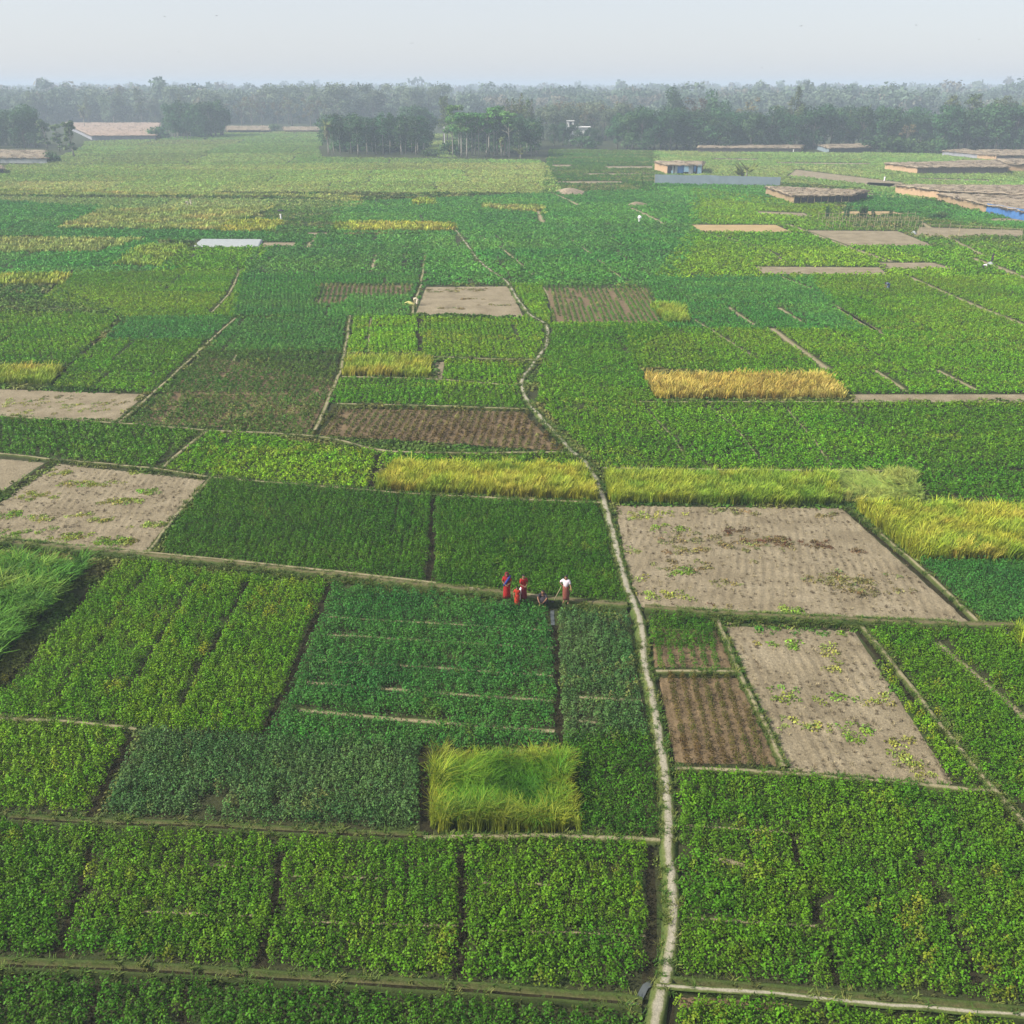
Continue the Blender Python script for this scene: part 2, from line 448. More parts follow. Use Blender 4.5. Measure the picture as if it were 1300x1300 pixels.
def bare(corners, mat, ridge=.03, pitch=.42, excl=True, skew=0.0, res=.14, z0=.02, name='bare_plot'):
    """quad plot (front-left, front-right, back-right, back-left) with plough ridges running away from the front edge"""
    P = WP(corners)
    wd = np.hypot(*(P[1] - P[0])); dp = np.hypot(*(P[3] - P[0]))
    dm = np.hypot(*P.mean(0)); res = max(res, dm / 450)
    nu, nv = int(min(420, wd / res)) + 2, int(min(300, dp / (res * 2))) + 2
    u, v = np.meshgrid(np.linspace(0, 1, nu), np.linspace(0, 1, nv))
    X = (P[0] * (1 - u[..., None]) + P[1] * u[..., None]) * (1 - v[..., None]) + (P[3] * (1 - u[..., None]) + P[2] * u[..., None]) * v[..., None]
    x, y = X[..., 0], X[..., 1]
    ph = u * wd / pitch + skew * v * dp / pitch + .35 * vnoise(x, y, 2.5, 21)
    z = z0 + ridge * (np.sin(2 * PI * ph) * (1.9 * vnoise(x, y, .8, 22) ** 2) + 1.2 * (fbm(x, y, .7, 23) - .5)) * (pitch > 2.5 * res)
    z = np.where((u <= 0) | (u >= 1) | (v <= 0) | (v >= 1), -.02, np.maximum(z, .006))
    # ragged outline
    e = np.minimum.reduce([u * wd, (1 - u) * wd, v * dp, (1 - v) * dp])
    i = np.arange(nv - 1)[:, None] * nu + np.arange(nu - 1)[None]
    Q = np.stack([i, i + 1, i + nu + 1, i + nu], -1).reshape(-1, 4)
    me = np_mesh(name, np.stack([x, y, z], -1).reshape(-1, 3), Q, mat, smooth=True)
    tag(link(name, me), kind='structure')
    if excl: BARE.append(P)
    return P


bare([(803, 772), (1238, 796), (1068, 644), (780, 641)], M_SOIL, .055, .55, skew=-.35)
bare([(1002, 983), (1216, 1000), (1086, 800), (918, 793)], M_SOIL, .06, .48, skew=0)
bare([(-70, 684), (182, 705), (262, 609), (74, 588)], M_SOIL, .055, .55, skew=.2)
bare([(-120, 640), (-14, 636), (60, 587), (-60, 576)], M_SOIL, .03, .42)
bare([(-60, 526), (146, 536), (188, 500), (-60, 491)], M_SOIL, .03, .45)
bare([(526, 400), (666, 403), (648, 363), (540, 364)], M_SOIL, .02, .6)
bare([(1080, 510), (1345, 510), (1345, 500), (1080, 500)], M_SOIL, .02, .5)
bare([(965, 348), (1128, 349), (1118, 339), (958, 338)], M_SOIL, .0)
bare([(1128, 342), (1216, 342), (1184, 333), (1106, 333)], M_SOIL, .0)
bare([(1078, 312), (1190, 313), (1140, 293), (1022, 292)], M_SOIL, .0)
bare([(890, 295), (1010, 296), (985, 285), (872, 285)], M_SOIL_RED, .0)
bare([(330, 313.5), (375, 313.5), (378, 307.5), (334, 307.5)], M_SOIL, .0)
BARE.append(WP([(243, 315), (332, 315), (337, 305), (253, 304.5)]))
bare([(386, 299), (420, 299), (422, 295), (390, 295)], M_SOIL, .0)
bare([(1000, 223), (1130, 238), (1150, 232), (1010, 215)], M_SOIL, .0)
bare([(1095, 236), (1150, 240), (1150, 233), (1100, 231)], M_SOIL, .0)
bare([(1060, 273), (1155, 273), (1130, 268), (1070, 268)], M_SOIL_RED, .0)
bare([(705, 233), (790, 233), (790, 230), (708, 230)], M_SOIL, .0)
bare([(905, 203), (965, 204), (962, 201.5), (905, 201)], M_SOIL, .0)
bare([(985, 208), (1110, 210), (1105, 207), (985, 206)], M_SOIL, .0)
bare([(1050, 246), (1120, 249), (1118, 246.5), (1055, 244)], M_SOIL, .0)
bare([(1160, 228), (1260, 231), (1255, 228.5), (1165, 226)], M_SOIL, .0)
bare([(740, 222), (826, 222), (826, 220), (745, 220)], M_SOIL, .0)
bare([(960, 272), (1035, 276), (1020, 270), (960, 268)], M_SOIL, .0)
bare([(770, 214), (830, 214), (830, 211), (765, 211)], M_SOIL, .0)
bare([(700, 212), (728, 212), (726, 209), (700, 209)], M_SOIL, .0)
bare([(712, 248), (742, 248), (735, 240), (718, 240)], M_SOIL, .0)
bare([(800, 262), (818, 262), (814, 257), (803, 257)], M_SOIL, .0)
bare([(1160, 300), (1300, 300), (1300, 292), (1165, 288)], M_SOIL, .0)
bare([(1240, 280), (1340, 284), (1340, 279), (1270, 277)], M_SOIL, .0)
bare([(552, 484), (562, 484), (566, 459), (551, 459)], M_SOIL, .02)
bare([(856, 1283), (1012, 1288), (1008, 1270), (862, 1262)], M_SOIL_BROWN, .05, .5, excl=False)
bare([(856, 970), (990, 974), (938, 859), (835, 859)], M_SOIL_BROWN, .05, .42, excl=False, z0=.03)
bare([(404, 553), (712, 573), (664, 522), (432, 518)], M_SOIL_BROWN, .05, .55, excl=False, z0=.03)
bare([(400, 386), (436, 386), (444, 376), (407, 376)], M_SOIL_BROWN, .0, excl=False, z0=.02)
bare([(407, 375), (519, 375), (524, 362), (412, 362)], M_SOIL_BROWN, .0, excl=False, z0=.02)
bare([(702, 410), (840, 411), (822, 365), (692, 365)], M_SOIL_BROWN, .0, excl=False, z0=.02)
bare([(168, 537), (394, 549), (430, 482), (262, 452)], M_SOIL_BROWN, .0, excl=False, z0=.02)
bare([(830, 848), (933, 850), (912, 800), (826, 795)], M_SOIL_BROWN, .05, .5, excl=False, z0=.03)

# ------------------------------------------------------------------ crop plants
def bush_template(n, r, h, leaf, seed, flat=.6):
    R = np.random.default_rng(seed)
    V = np.zeros((n, 4, 3)); J = np.zeros(n)
    for i in range(n):
        a, q = R.uniform(0, 2 * PI), math.sqrt(R.uniform(0, 1))
        z = h * (1 - .75 * q * q) * R.uniform(.45, 1.05)
        c = np.array([r * q * math.cos(a), r * q * math.sin(a), z])
        t = R.uniform(0, 2 * PI)
        out = np.array([math.cos(a), math.sin(a), 0]) * q * .7
        nrm = np.array([0, 0, 1.]) + out + R.normal(0, flat, 3); nrm /= np.linalg.norm(nrm)
        d = np.array([math.cos(t), math.sin(t), 0]); d -= nrm * (d @ nrm); d /= max(1e-6, np.linalg.norm(d))
        b = np.cross(nrm, d); s = leaf * R.uniform(.65, 1.25)
        V[i] = [c - d * s * .55, c + b * s * .42 - nrm * s * .08, c + d * s * .6 - nrm * s * .16, c - b * s * .42 - nrm * s * .08]
        J[i] = R.uniform(.72, 1.3)
    return V.reshape(-1, 3), np.arange(4 * n).reshape(-1, 4), np.repeat(J, 4)


def blade_template(n, r, h, wd, seed, droop=.35, segs=3):
    R = np.random.default_rng(seed)
    Vs, Qs, Js = [], [], []
    b = 0
    for i in range(n):
        a, q = R.uniform(0, 2 * PI), math.sqrt(R.uniform(0, 1)) * r
        base = np.array([q * math.cos(a), q * math.sin(a), 0])
        t = R.uniform(0, 2 * PI); d = np.array([math.cos(t), math.sin(t), 0]); side = np.array([-math.sin(t), math.cos(t), 0])
        hh = h * R.uniform(.75, 1.15); dr = droop * hh * R.uniform(.3, 1.5)
        for k in range(segs + 1):
            f = k / segs
            p = base + d * dr * f ** 2.2 + np.array([0, 0, hh * (f - .28 * droop * 2 * f ** 3)])
            ww = wd * (1 - .75 * f ** 2) * .5
            Vs += [p - side * ww, p + side * ww]
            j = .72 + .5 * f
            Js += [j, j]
        for k in range(segs):
            Qs.append([b + 2 * k, b + 2 * k + 1, b + 2 * k + 3, b + 2 * k + 2])
        b += 2 * (segs + 1)
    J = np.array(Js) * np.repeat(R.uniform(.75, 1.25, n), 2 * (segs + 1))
    return np.array(Vs), np.array(Qs), J


T_NEAR = [bush_template(46, .20, .56, .072, 100 + i) for i in range(6)]
T_MID = [bush_template(28, .235, .44, .12, 120 + i) for i in range(5)]
T_FAR = [bush_template(27, .60, .48, .25, 140 + i, flat=.65) for i in range(5)]
T_RICE = [blade_template(18, .17, 1.0, .042, 160 + i) for i in range(6)]
T_LODGED = [blade_template(40, .16, 1.0, .022, 300 + i, droop=.5, segs=4) for i in range(5)]
T_RICE_MID = [blade_template(16, .3, 1.0, .06, 180 + i) for i in range(5)]
T_RICE_FAR = [blade_template(14, .8, 1.0, .22, 200 + i) for i in range(4)]
T_CANE = [blade_template(20, .24, 1.4, .055, 220 + i, droop=.55) for i in range(5)]
T_GRASS = [blade_template(11, .12, .22, .03, 240 + i, droop=.7, segs=2) for i in range(5)]
T_VINE = [bush_template(16, .26, .12, .11, 260 + i, flat=.9) for i in range(5)]


def scatter(name, P, scale, rot, colr, temps, mat, lean=None, z=None, parent=None, zs=None):
    n = len(P)
    if n == 0: return None
    which = rng.integers(0, len(temps), n)
    Vs, Qs, Cs, off = [], [], [], 0
    for k, (tv, tq, tj) in enumerate(temps):
        idx = np.where(which == k)[0]
        if not len(idx): continue
        c, s = np.cos(rot[idx])[:, None], np.sin(rot[idx])[:, None]
        sc = scale[idx][:, None]
        zz = tv[None, :, 2] * sc * (1 if zs is None else zs[idx][:, None])
        X = (tv[None, :, 0] * c - tv[None, :, 1] * s) * sc + P[idx, 0][:, None]
        Y = (tv[None, :, 0] * s + tv[None, :, 1] * c) * sc + P[idx, 1][:, None]
        if lean is not None:
            l = lean[idx]; m_ = np.hypot(*l.T)[:, None]
            X = X + l[:, :1] * zz ** 1.4; Y = Y + l[:, 1:] * zz ** 1.4
            zz = zz / np.sqrt(1 + .8 * m_ ** 2)
        if z is not None: zz = zz + z[idx][:, None]
        nv = len(tv)
        Vs.append(np.stack([X, Y, zz], -1).reshape(-1, 3))
        Qs.append((tq[None] + (off + np.arange(len(idx)) * nv)[:, None, None]).reshape(-1, 4))
        Cs.append((colr[idx][:, None, :] * tj[None, :, None]).reshape(-1, 3))
        off += nv * len(idx)
    return link(name, np_mesh(name, np.vstack(Vs), np.vstack(Qs), mat, np.clip(np.vstack(Cs), 0, 1)), parent)


def grow(poly, r):
    """polygon pushed outwards by r"""
    a = sum(p[0] * q[1] - q[0] * p[1] for p, q in zip(poly, np.roll(poly, -1, 0)))
    sg = 1 if a > 0 else -1
    out = []
    for p0, p1, p2 in zip(np.roll(poly, 1, 0), poly, np.roll(poly, -1, 0)):
        e, f = p1 - p0, p2 - p1
        n1 = np.array([e[1], -e[0]]) * sg / max(1e-6, np.hypot(*e)); n2 = np.array([f[1], -f[0]]) * sg / max(1e-6, np.hypot(*f))
        b = (n1 + n2) / max(.5, 1 + n1 @ n2)
        out.append(p1 + b * r)
    return np.array(out)


def grid_points(poly, du, dv, jit=.35, axis=None, jt=None):
    """jittered rows inside a polygon; rows run along the axis direction"""
    if axis is None:
        axis = poly[-1] - poly[0]
    a = np.asarray(axis, float); a /= np.hypot(*a); b = np.array([-a[1], a[0]])
    o = poly.mean(0); L_ = poly - o
    s, t = L_ @ a, L_ @ b
    S, T = np.meshgrid(np.arange(s.min(), s.max() + du, du), np.arange(t.min(), t.max() + dv, dv))
    S = S + rng.uniform(-jit, jit, S.shape) * du; T = T + rng.uniform(-1, 1, T.shape) * dv * (.8 * jit if jt is None else jt)
    P = o + S.reshape(-1, 1) * a + T.reshape(-1, 1) * b
    return P[inside(P, poly)], axis


def clear(P, borders=True, bare_=True, tall=True):
    keep = np.ones(len(P), bool)
    if bare_:
        for q in BARE: keep &= ~inside(P, q)
    if tall:
        for q in TALL: keep &= ~inside(P, q)
    if borders:
        lo, hi = P.min(0) - 2, P.max(0) + 2
        for ln, hw in EXCL:
            if (ln.max(0) < lo).any() or (ln.min(0) > hi).any(): continue
            keep &= pdist(P, ln) > hw * 1.0 + .07
    return keep


CLS = {  # base colour, second colour mixed in patches, third scattered (yellowing)
    'dark':   ((.040, .125, .006), (.060, .155, .007), (.13, .19, .015)),
    'green':  ((.061, .170, .006), (.094, .202, .007), (.18, .22, .018)),
    'bright': ((.084, .214, .006), (.125, .247, .008), (.23, .25, .015)),
    'yellow': ((.130, .215, .010), (.210, .255, .015), (.30, .27, .03)),
    'teal':   ((.036, .145, .023), (.055, .175, .024), (.11, .19, .025)),
    'blue':   ((.050, .128, .030), (.082, .160, .040), (.16, .19, .05)),
    'olive':  ((.055, .125, .012), (.088, .140, .018), (.23, .19, .06)),
    'brown':  ((.085, .058, .014), (.062, .090, .010), (.17, .135, .035)),
    'pale':   ((.235, .285, .060), (.280, .310, .078), (.29, .27, .07)),
    'palegreen': ((.190, .260, .058), (.225, .280, .070), (.24, .25, .06)),
}
TALL = []
n_quads = [0]; FIELD_POLYS = []
PRIOR = [WP([(398, 386), (436, 386), (446, 375), (521, 375), (526, 361), (408, 361)]), WP([(700, 411), (842, 412), (824, 363), (690, 363)])]


def field(label, pts, cls, row=1.0, yel=.08, dens=1.0, gaps=(), holes=(), scale=1.0, axis=None, cat='bean crop', name='bean_crop', seed=None, own=False):
    poly = WP(pts)
    d = np.hypot(*poly.T).min()
    poly = grow(poly, .25 if d < 60 else .5 if d < 128 else 1.0); FIELD_POLYS.append(poly)
    if d < 60:
        temps, sp_ = T_NEAR, .27
        if row == 1.0: row = 1.36
    elif d < 128:
        temps, sp_ = T_MID, .37
        if row == 1.0: row = 1.28
    else: temps, sp_ = T_FAR, .86 + max(0, d - 200) / 420
    if axis == 'across': axis = poly[1] - poly[0]
    P, ax = grid_points(poly, sp_ * (.74 if d < 60 else .92), sp_ * row, axis=axis, jt=.08 if row > 1.55 else .27 if row > 1.05 else None)
    if row > 1.9: scale *= .72
    elif row > 1.55: scale *= .86
    if not len(P): return
    P = P[clear(P)]
    if not own:
        for q in PRIOR: P = P[~inside(P, q)]
    if not len(P): return
    x, y = P.T
    sd_ = int(abs(pts[0][0] * 7 + pts[0][1])) % 9973
    keep = np.ones(len(P), bool)
    if dens < 1: keep &= fbm(x, y, sp_ * 6, sd_ + 1) * .8 + rng.uniform(0, .35, len(P)) < dens
    keep &= rng.uniform(0, 1, len(P)) < .97
    for ln, hw, pr in gaps:
        strip('dry_track', ln, hw * .6, M_TRACK, 0, z0=.01, shape=FLAT, step=.4, excl=-1, rough=.06)
        l = smooth_line(WP(ln), 1.0)
        keep &= ~((pdist(P, l) < hw * (.6 + .9 * vnoise(x, y, .8, sd_ + 4))) & (vnoise(x, y, 1.1, sd_ + 3) < pr * .8))
    for cx, cy, rx, ry in holes:
        c = np.array(W(cx, cy)[:2]); ex = abs(W(cx + rx, cy)[0] - c[0]); ey = abs(W(cx, cy - ry)[1] - c[1])
        keep &= ~((((x - c[0]) / ex) ** 2 + ((y - c[1]) / ey) ** 2) < .6 + .8 * vnoise(x, y, .6, 8))
    if d >= 60:
        cw, chh = 11 + d / 14, 13 + d / 9
        yn = y + 1.2 * vnoise(x, y, 30, sd_ + 71); rowi = np.floor(yn / chh); xo = x + hash2(rowi, rowi * 0 + sd_, 5) * cw + .12 * (y % chh)
        w_ = sp_ * .42
        e = np.minimum(np.minimum(xo % cw, cw - xo % cw), np.minimum(yn % chh, chh - yn % chh) * .8)
        keep &= ~((e < w_) & (vnoise(x, y, 5, sd_ + 14) < .62))
    P = P[keep]; x, y = P.T; n = len(P)
    if not n: return
    c0, c1, c2 = [np.array(c) for c in CLS[cls]]
    ax_ = 1.0 if d < 60 else .3
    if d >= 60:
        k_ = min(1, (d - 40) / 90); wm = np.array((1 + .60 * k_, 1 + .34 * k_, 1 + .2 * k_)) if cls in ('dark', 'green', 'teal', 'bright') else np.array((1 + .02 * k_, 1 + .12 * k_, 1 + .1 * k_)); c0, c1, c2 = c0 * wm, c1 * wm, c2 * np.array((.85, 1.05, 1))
    f = np.clip((fbm(x * ax_, y, sp_ * 12, sd_) - .32) * 2.6, 0, 1)[:, None]
    colr = c0 * (1 - f) + c1 * f
    if d >= 60:      # small plots inside the large fields differ a little
        cw, chh = 11 + d / 14, 13 + d / 9
        rowi = np.floor((y + 1.2 * vnoise(x, y, 30, sd_ + 71)) / chh); xo = x + hash2(rowi, rowi * 0 + sd_, 5) * cw + .12 * (y % chh)
        ci = np.floor(xo / cw); hv = hash2(ci, rowi, sd_ % 97)[:, None]; hw_ = hash2(ci, rowi, sd_ % 89 + 3)[:, None]
        colr = colr * (.84 + .32 * hv) * np.concatenate([.82 + .32 * hw_, np.ones_like(hw_), .9 + .25 * hw_], 1)
    yy = (fbm(x * ax_, y, sp_ * 7, sd_ + 31) * .7 + rng.uniform(0, .3, n))
    thr = np.quantile(yy, 1 - yel * (.5 if d < 60 else .7)) if yel > 0 else 9
    k = np.clip((yy - thr) * 8 + .2, 0, .85) * (yy > thr)
    colr = colr * (1 - k[:, None]) + c2 * k[:, None]
    colr *= (rng.uniform(.66, 1.14, (n, 1)) if d < 60 else rng.uniform(.72, 1.28, (n, 1))) * (1 + rng.normal(0, .07, (n, 3)))
    sc = rng.uniform(.7, 1.3, n) * scale * (1 + .25 * (fbm(x, y, 4, sd_ + 2) - .5))
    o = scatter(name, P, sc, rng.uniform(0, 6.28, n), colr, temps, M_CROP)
    n_quads[0] += len(o.data.polygons)
    tag(o, label, cat, kind='stuff')


RICE_CLS = {
    'ripe':  ((.32, .335, .030), (.21, .30, .024), (.41, .36, .05)),
    'gold':  ((.40, .31, .055), (.44, .36, .08), (.32, .24, .05)),
    'lodged': ((.100, .220, .011), (.040, .135, .008), (.20, .28, .018)),
    'cane':  ((.055, .165, .012), (.085, .205, .018), (.16, .24, .03)),
    'pale':  ((.26, .30, .06), (.20, .28, .05), (.34, .30, .07)),
    'limey': ((.19, .29, .025), (.28, .32, .03), (.12, .25, .02)),
}
RICE = []


def rice(label, pts, cls, h=1.0, lodge=0.0, dens=1.0, cat='rice', name='rice_crop', temps=None, grp=None):
    poly = WP(pts)
    TALL.append(poly)
    RICE.append((label, poly, cls, h, lodge, dens, cat, name, temps, grp))


def build_rice(label, poly, cls, h, lodge, dens, cat, name, temps, grp):
    d = np.hypot(*poly.T).min()
    if temps is None:
        temps, sp_ = (T_RICE, .21) if d < 66 else (T_RICE_MID, .36) if d < 140 else (T_RICE_FAR, 1.0)
    else:
        sp_ = .26
    P, ax = grid_points(poly, sp_, sp_, jit=.45)
    if not len(P): return
    P = P[clear(P, tall=False)]
    x, y = P.T
    sd_ = int(abs(poly[0][0] * 31 + poly[0][1] * 17)) % 9973
    P = P[rng.uniform(0, 1, len(P)) < dens]; x, y = P.T; n = len(P)
    c0, c1, c2 = [np.array(c) for c in RICE_CLS[cls]]
    f = np.clip((fbm(x, y, sp_ * 9, sd_) - .35) * 3, 0, 1)[:, None]
    colr = c0 * (1 - f) + c1 * f
    q = np.clip((fbm(x, y, sp_ * 5, sd_ + 9) - .55) * 4, 0, 1)[:, None]
    colr = colr * (1 - q) + c2 * q
    if lodge and cls == 'lodged':
        e = pdist(P, np.vstack([poly, poly[:1]]))[:, None]
        g_ = .6 * np.clip(1 - (e - .1) / .4, 0, 1) * (.35 + .65 * vnoise(x, y, .7, 61)[:, None])
        colr = colr * (1 - g_) + np.array((.44, .38, .045)) * g_
    colr *= rng.uniform(.6, 1.3, (n, 1)) * (1 + rng.normal(0, .05, (n, 3)))
    ang = 2 * PI * 1.7 * fbm(x, y, 2.0 if lodge else 2.5, sd_ + 3) + (2.2 if lodge else 0) + rng.normal(0, .3 if cls == 'lodged' else .8 if lodge else 1.3, n)
    mag = (.06 + .30 * vnoise(x, y, .8, sd_ + 4)) if not lodge else lodge * (.35 + 1.3 * vnoise(x, y, 1.5, sd_ + 4))
    lean = np.stack([np.cos(ang), np.sin(ang)], 1) * mag[:, None]
    sc = rng.uniform(.72, 1.2, n) * (1 + .5 * (fbm(x, y, 1.1, sd_ + 6) - .5))
    hh = h / temps[0][0][:, 2].max() if False else h
    if cls == 'lodged':
        temps = T_LODGED
        e = pdist(P, np.vstack([poly, poly[:1]])); k = np.clip((e - .1) / .9, .15, 1)[:, None]
        inw = (poly.mean(0) - P); inw /= np.maximum(.1, np.hypot(*inw.T))[:, None]
        lean = lean * k + inw * (1 - k) * .3
        sc = rng.uniform(.85, 1.1, n) * (1 + .85 * (fbm(x, y, 1.2, sd_ + 6) - .5)); lean = lean * (.5 + 1.2 * vnoise(x, y, .8, sd_ + 44))[:, None]
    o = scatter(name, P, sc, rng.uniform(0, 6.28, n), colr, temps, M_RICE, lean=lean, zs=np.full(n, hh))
    n_quads[0] += len(o.data.polygons)
    tag(o, label, cat, group=grp, kind='stuff')


# tall stands first (the low crops keep out of them)
rice('tall yellow green lodged rice block in front of the teal rows, stalks swirled flat', [(546, 1057), (736, 1059), (724, 968), (548, 968)], 'lodged', 1.2, lodge=.6, dens=.8)
rice('long yellow rice stand left of the footpath behind the two dark green plots', [(478, 624), (756, 637), (740, 600), (500, 594)], 'ripe', 1.0)
rice('yellow green rice stand right of the footpath along the back of the big bare plot', [(774, 639), (1068, 643), (1056, 610), (768, 606)], 'limey', 1.0)
rice('wind flattened pale rice at the right end of the green rice stand', [(1064, 638), (1172, 636), (1156, 606), (1056, 608)], 'pale', .9, lodge=1.3)
rice('broad yellow rice stand at the right edge above the teal plot', [(1160, 712), (1345, 714), (1345, 652), (1084, 648)], 'ripe', 1.05)
rice('golden brown ripe rice block standing alone in the right hand green fields', [(834, 508), (1073, 507), (1048, 481), (818, 481)], 'gold', 1.0)
rice('small yellow rice block beside the ditch between green plots left of the bend', [(436, 478), (545, 480), (547, 460), (440, 458)], 'ripe', 1.0)
rice('rounded little yellow rice patch at the end of the brown rows', [(847, 412), (874, 411), (866, 390), (826, 390)], 'limey', 1.0)
rice('yellow rice strip at the left edge above the bare plot', [(-60, 488), (62, 490), (80, 470), (-60, 468)], 'ripe', .9)
rice('yellow rice strip at the left edge, higher up and thin', [(-60, 363), (80, 363), (92, 350), (-60, 350)], 'ripe', .9)
rice('light green rice plot slanting below the white sheet', [(142, 338), (205, 338), (240, 312), (182, 312)], 'limey', .8)
rice('pale straw coloured strip at the left edge with a ragged end', [(-60, 322), (120, 321), (188, 304), (-60, 303)], 'pale', .7)
rice('wide pale yellow green stand behind the white sheet', [(70, 291), (275, 293), (350, 264), (135, 266)], 'pale', .8)
rice('yellow rice block next to the person with an umbrella', [(276, 295), (348, 295), (360, 281), (292, 281)], 'ripe', .9)
rice('long narrow yellow rice strip ending at the far bend of the footpath', [(425, 294), (578, 294), (576, 284), (426, 284)], 'ripe', .9)
rice('tiny yellow rice block alone in the far green field', [(523, 260), (553, 260), (552, 254), (524, 254)], 'ripe', .9)
rice('yellowish rice strip in the far green fields right of the tiny block', [(612, 264), (690, 272), (690, 263), (614, 260)], 'pale', .8)
rice('pale yellow strip at the foot of the big pale far field', [(-60, 249), (380, 251), (460, 258), (455, 250), (-60, 240)], 'pale', .8)
rice('tall bright green cane stand in the left corner above the striped plot', [(-70, 722), (108, 724), (-20, 862), (-70, 900)], 'cane', 1.0, name='cane_crop', cat='cane', temps=T_CANE, lodge=.35)
rice('yellow rice corner at the right edge by the end of the wide bund', [(1292, 826), (1345, 838), (1345, 800), (1286, 802)], 'ripe', .9)
for r_ in RICE: build_rice(*r_)

GAP_E = [([(415, 783), (530, 790), (700, 800)], 0.17, .45), ([(415, 806), (560, 815), (702, 823)], 0.20, .5), ([(402, 838), (610, 852), (702, 858)], 0.20, .55),
         ([(390, 866), (560, 880), (702, 890)], 0.21, .6), ([(380, 902), (520, 915), (704, 929)], 0.26, .85)]
# nearest rows
field('dark bean plot in the bottom left corner of the scene', [(-60, 1252), (118, 1258), (104, 1345), (-60, 1345)], 'dark', yel=.04)
field('narrow bean plot between two ditches along the bottom edge', [(132, 1259), (232, 1263), (222, 1345), (118, 1345)], 'dark', yel=.05)
field('wide dark bean plot below the nearest channel', [(244, 1264), (640, 1284), (790, 1296), (798, 1345), (232, 1345)], 'dark', yel=.05)
field('bean plot at the bottom right below the brown soil strip', [(862, 1284), (1000, 1288), (1345, 1312), (1345, 1345), (862, 1345)], 'green', yel=.2)
field('sparse plants on the brown soil strip at the bottom right', [(862, 1266), (1010, 1274), (1345, 1302), (1345, 1312), (1000, 1288), (862, 1284)], 'green', yel=.3, dens=.42)
field('bean plot at the left edge above the nearest channel', [(-80, 1052), (114, 1062), (66, 1215), (-80, 1208)], 'green', yel=.07)
field('bean plot second from the left above the nearest channel', [(128, 1060), (358, 1068), (326, 1228), (82, 1216)], 'green', yel=.10, gaps=[([(180, 1157), (345, 1164)], .12, .6), ([(262, 1098), (325, 1104)], .12, .6)])
field('bean plot third from the left above the nearest channel', [(370, 1068), (584, 1076), (579, 1243), (340, 1232)], 'green', yel=.10, gaps=[([(362, 1170), (580, 1176)], .11, .55), ([(370, 1112), (480, 1116)], .1, .4)])
field('bean plot beside the footpath above the nearest channel', [(595, 1076), (822, 1079), (812, 1225), (796, 1256), (592, 1246)], 'green', yel=.08, gaps=[([(612, 1120), (700, 1123)], .12, .7), ([(620, 1180), (820, 1188)], .1, .45)])
field('large bean plot touching the right side of the footpath, in the foreground', [(864, 985), (1000, 990), (1004, 1050), (1058, 1258), (866, 1244)], 'green', yel=.18, gaps=[([(868, 1048), (1000, 1056)], .12, .5), ([(870, 1165), (1040, 1176)], .12, .5), ([(905, 1090), (960, 1100)], .3, .4)])
field('large middle bean plot in the right foreground', [(1004, 990), (1140, 999), (1154, 1065), (1246, 1270), (1064, 1260), (1004, 1050)], 'green', yel=.14)
field('bean plot at the right edge of the foreground', [(1144, 1000), (1250, 1012), (1345, 1120), (1345, 1282), (1255, 1272), (1158, 1066)], 'green', yel=.14)
field('small green plot at the left edge below the striped plot', [(-70, 922), (166, 934), (104, 1040), (-70, 1032)], 'bright', yel=.06)
field('bluish green plot with bare furrows showing near its front', [(186, 934), (340, 942), (534, 952), (530, 1053), (430, 1050), (138, 1038)], 'blue', yel=.10, row=1.12, dens=.93,
      holes=[(262, 1022, 9, 16), (283, 1018, 8, 18), (300, 1028, 5, 12), (245, 1034, 6, 8), (350, 1020, 4, 14)])
field('teal green plot with tan gaps between its cross rows', [(424, 748), (694, 777), (702, 945), (540, 948), (345, 938)], 'teal', yel=.05, gaps=GAP_E, axis='across')
field('leftmost strip of the striped bright green plot beside the cane', [(160, 718), (198, 722), (66, 908), (-30, 908)], 'bright', yel=.06)
field('second strip of the striped bright green plot', [(200, 722), (258, 732), (163, 918), (70, 908)], 'bright', yel=.12)
field('third strip of the striped bright green plot', [(258, 733), (320, 738), (228, 926), (166, 918)], 'bright', yel=.12)
field('fourth strip of the striped bright green plot, next to the ditch', [(322, 740), (412, 746), (332, 930), (230, 926)], 'bright', yel=.16)
field('olive leafed plot beside the footpath behind the lodged rice', [(710, 780), (798, 788), (826, 935), (716, 942)], 'blue', yel=.25, gaps=[([(735, 885), (815, 890)], .2, .7), ([(735, 915), (780, 920)], .2, .7)])
field('dark plot between the lodged rice and the footpath', [(716, 944), (826, 937), (836, 1062), (745, 1062), (738, 960)], 'dark', yel=.05)
field('small dark plot at the crossing of footpath and wide bund', [(826, 788), (910, 794), (920, 820), (828, 820)], 'dark', yel=.06)
field('thin rows of dark plants on soil at the crossing of paths', [(828, 820), (920, 820), (935, 849), (832, 847)], 'dark', row=2.0, yel=.1)
field('brown withered rows on the small soil plot beside the footpath', [(850, 970), (993, 973), (940, 860), (832, 860)], 'brown', row=1.95, dens=1, yel=.2, cat='withered crop')
field('green bean plot along the right side of the bare plot', [(1118, 804), (1184, 808), (1345, 950), (1345, 1070), (1272, 990)], 'green', yel=.10)
field('green corner plot at the right edge under the wide bund', [(1196, 808), (1284, 808), (1345, 870), (1345, 940)], 'green', yel=.06)
field('narrow yellow green wedge along the right edge of the bare plot', [(1100, 806), (1108, 806), (1256, 998), (1220, 996)], 'bright', yel=.4)
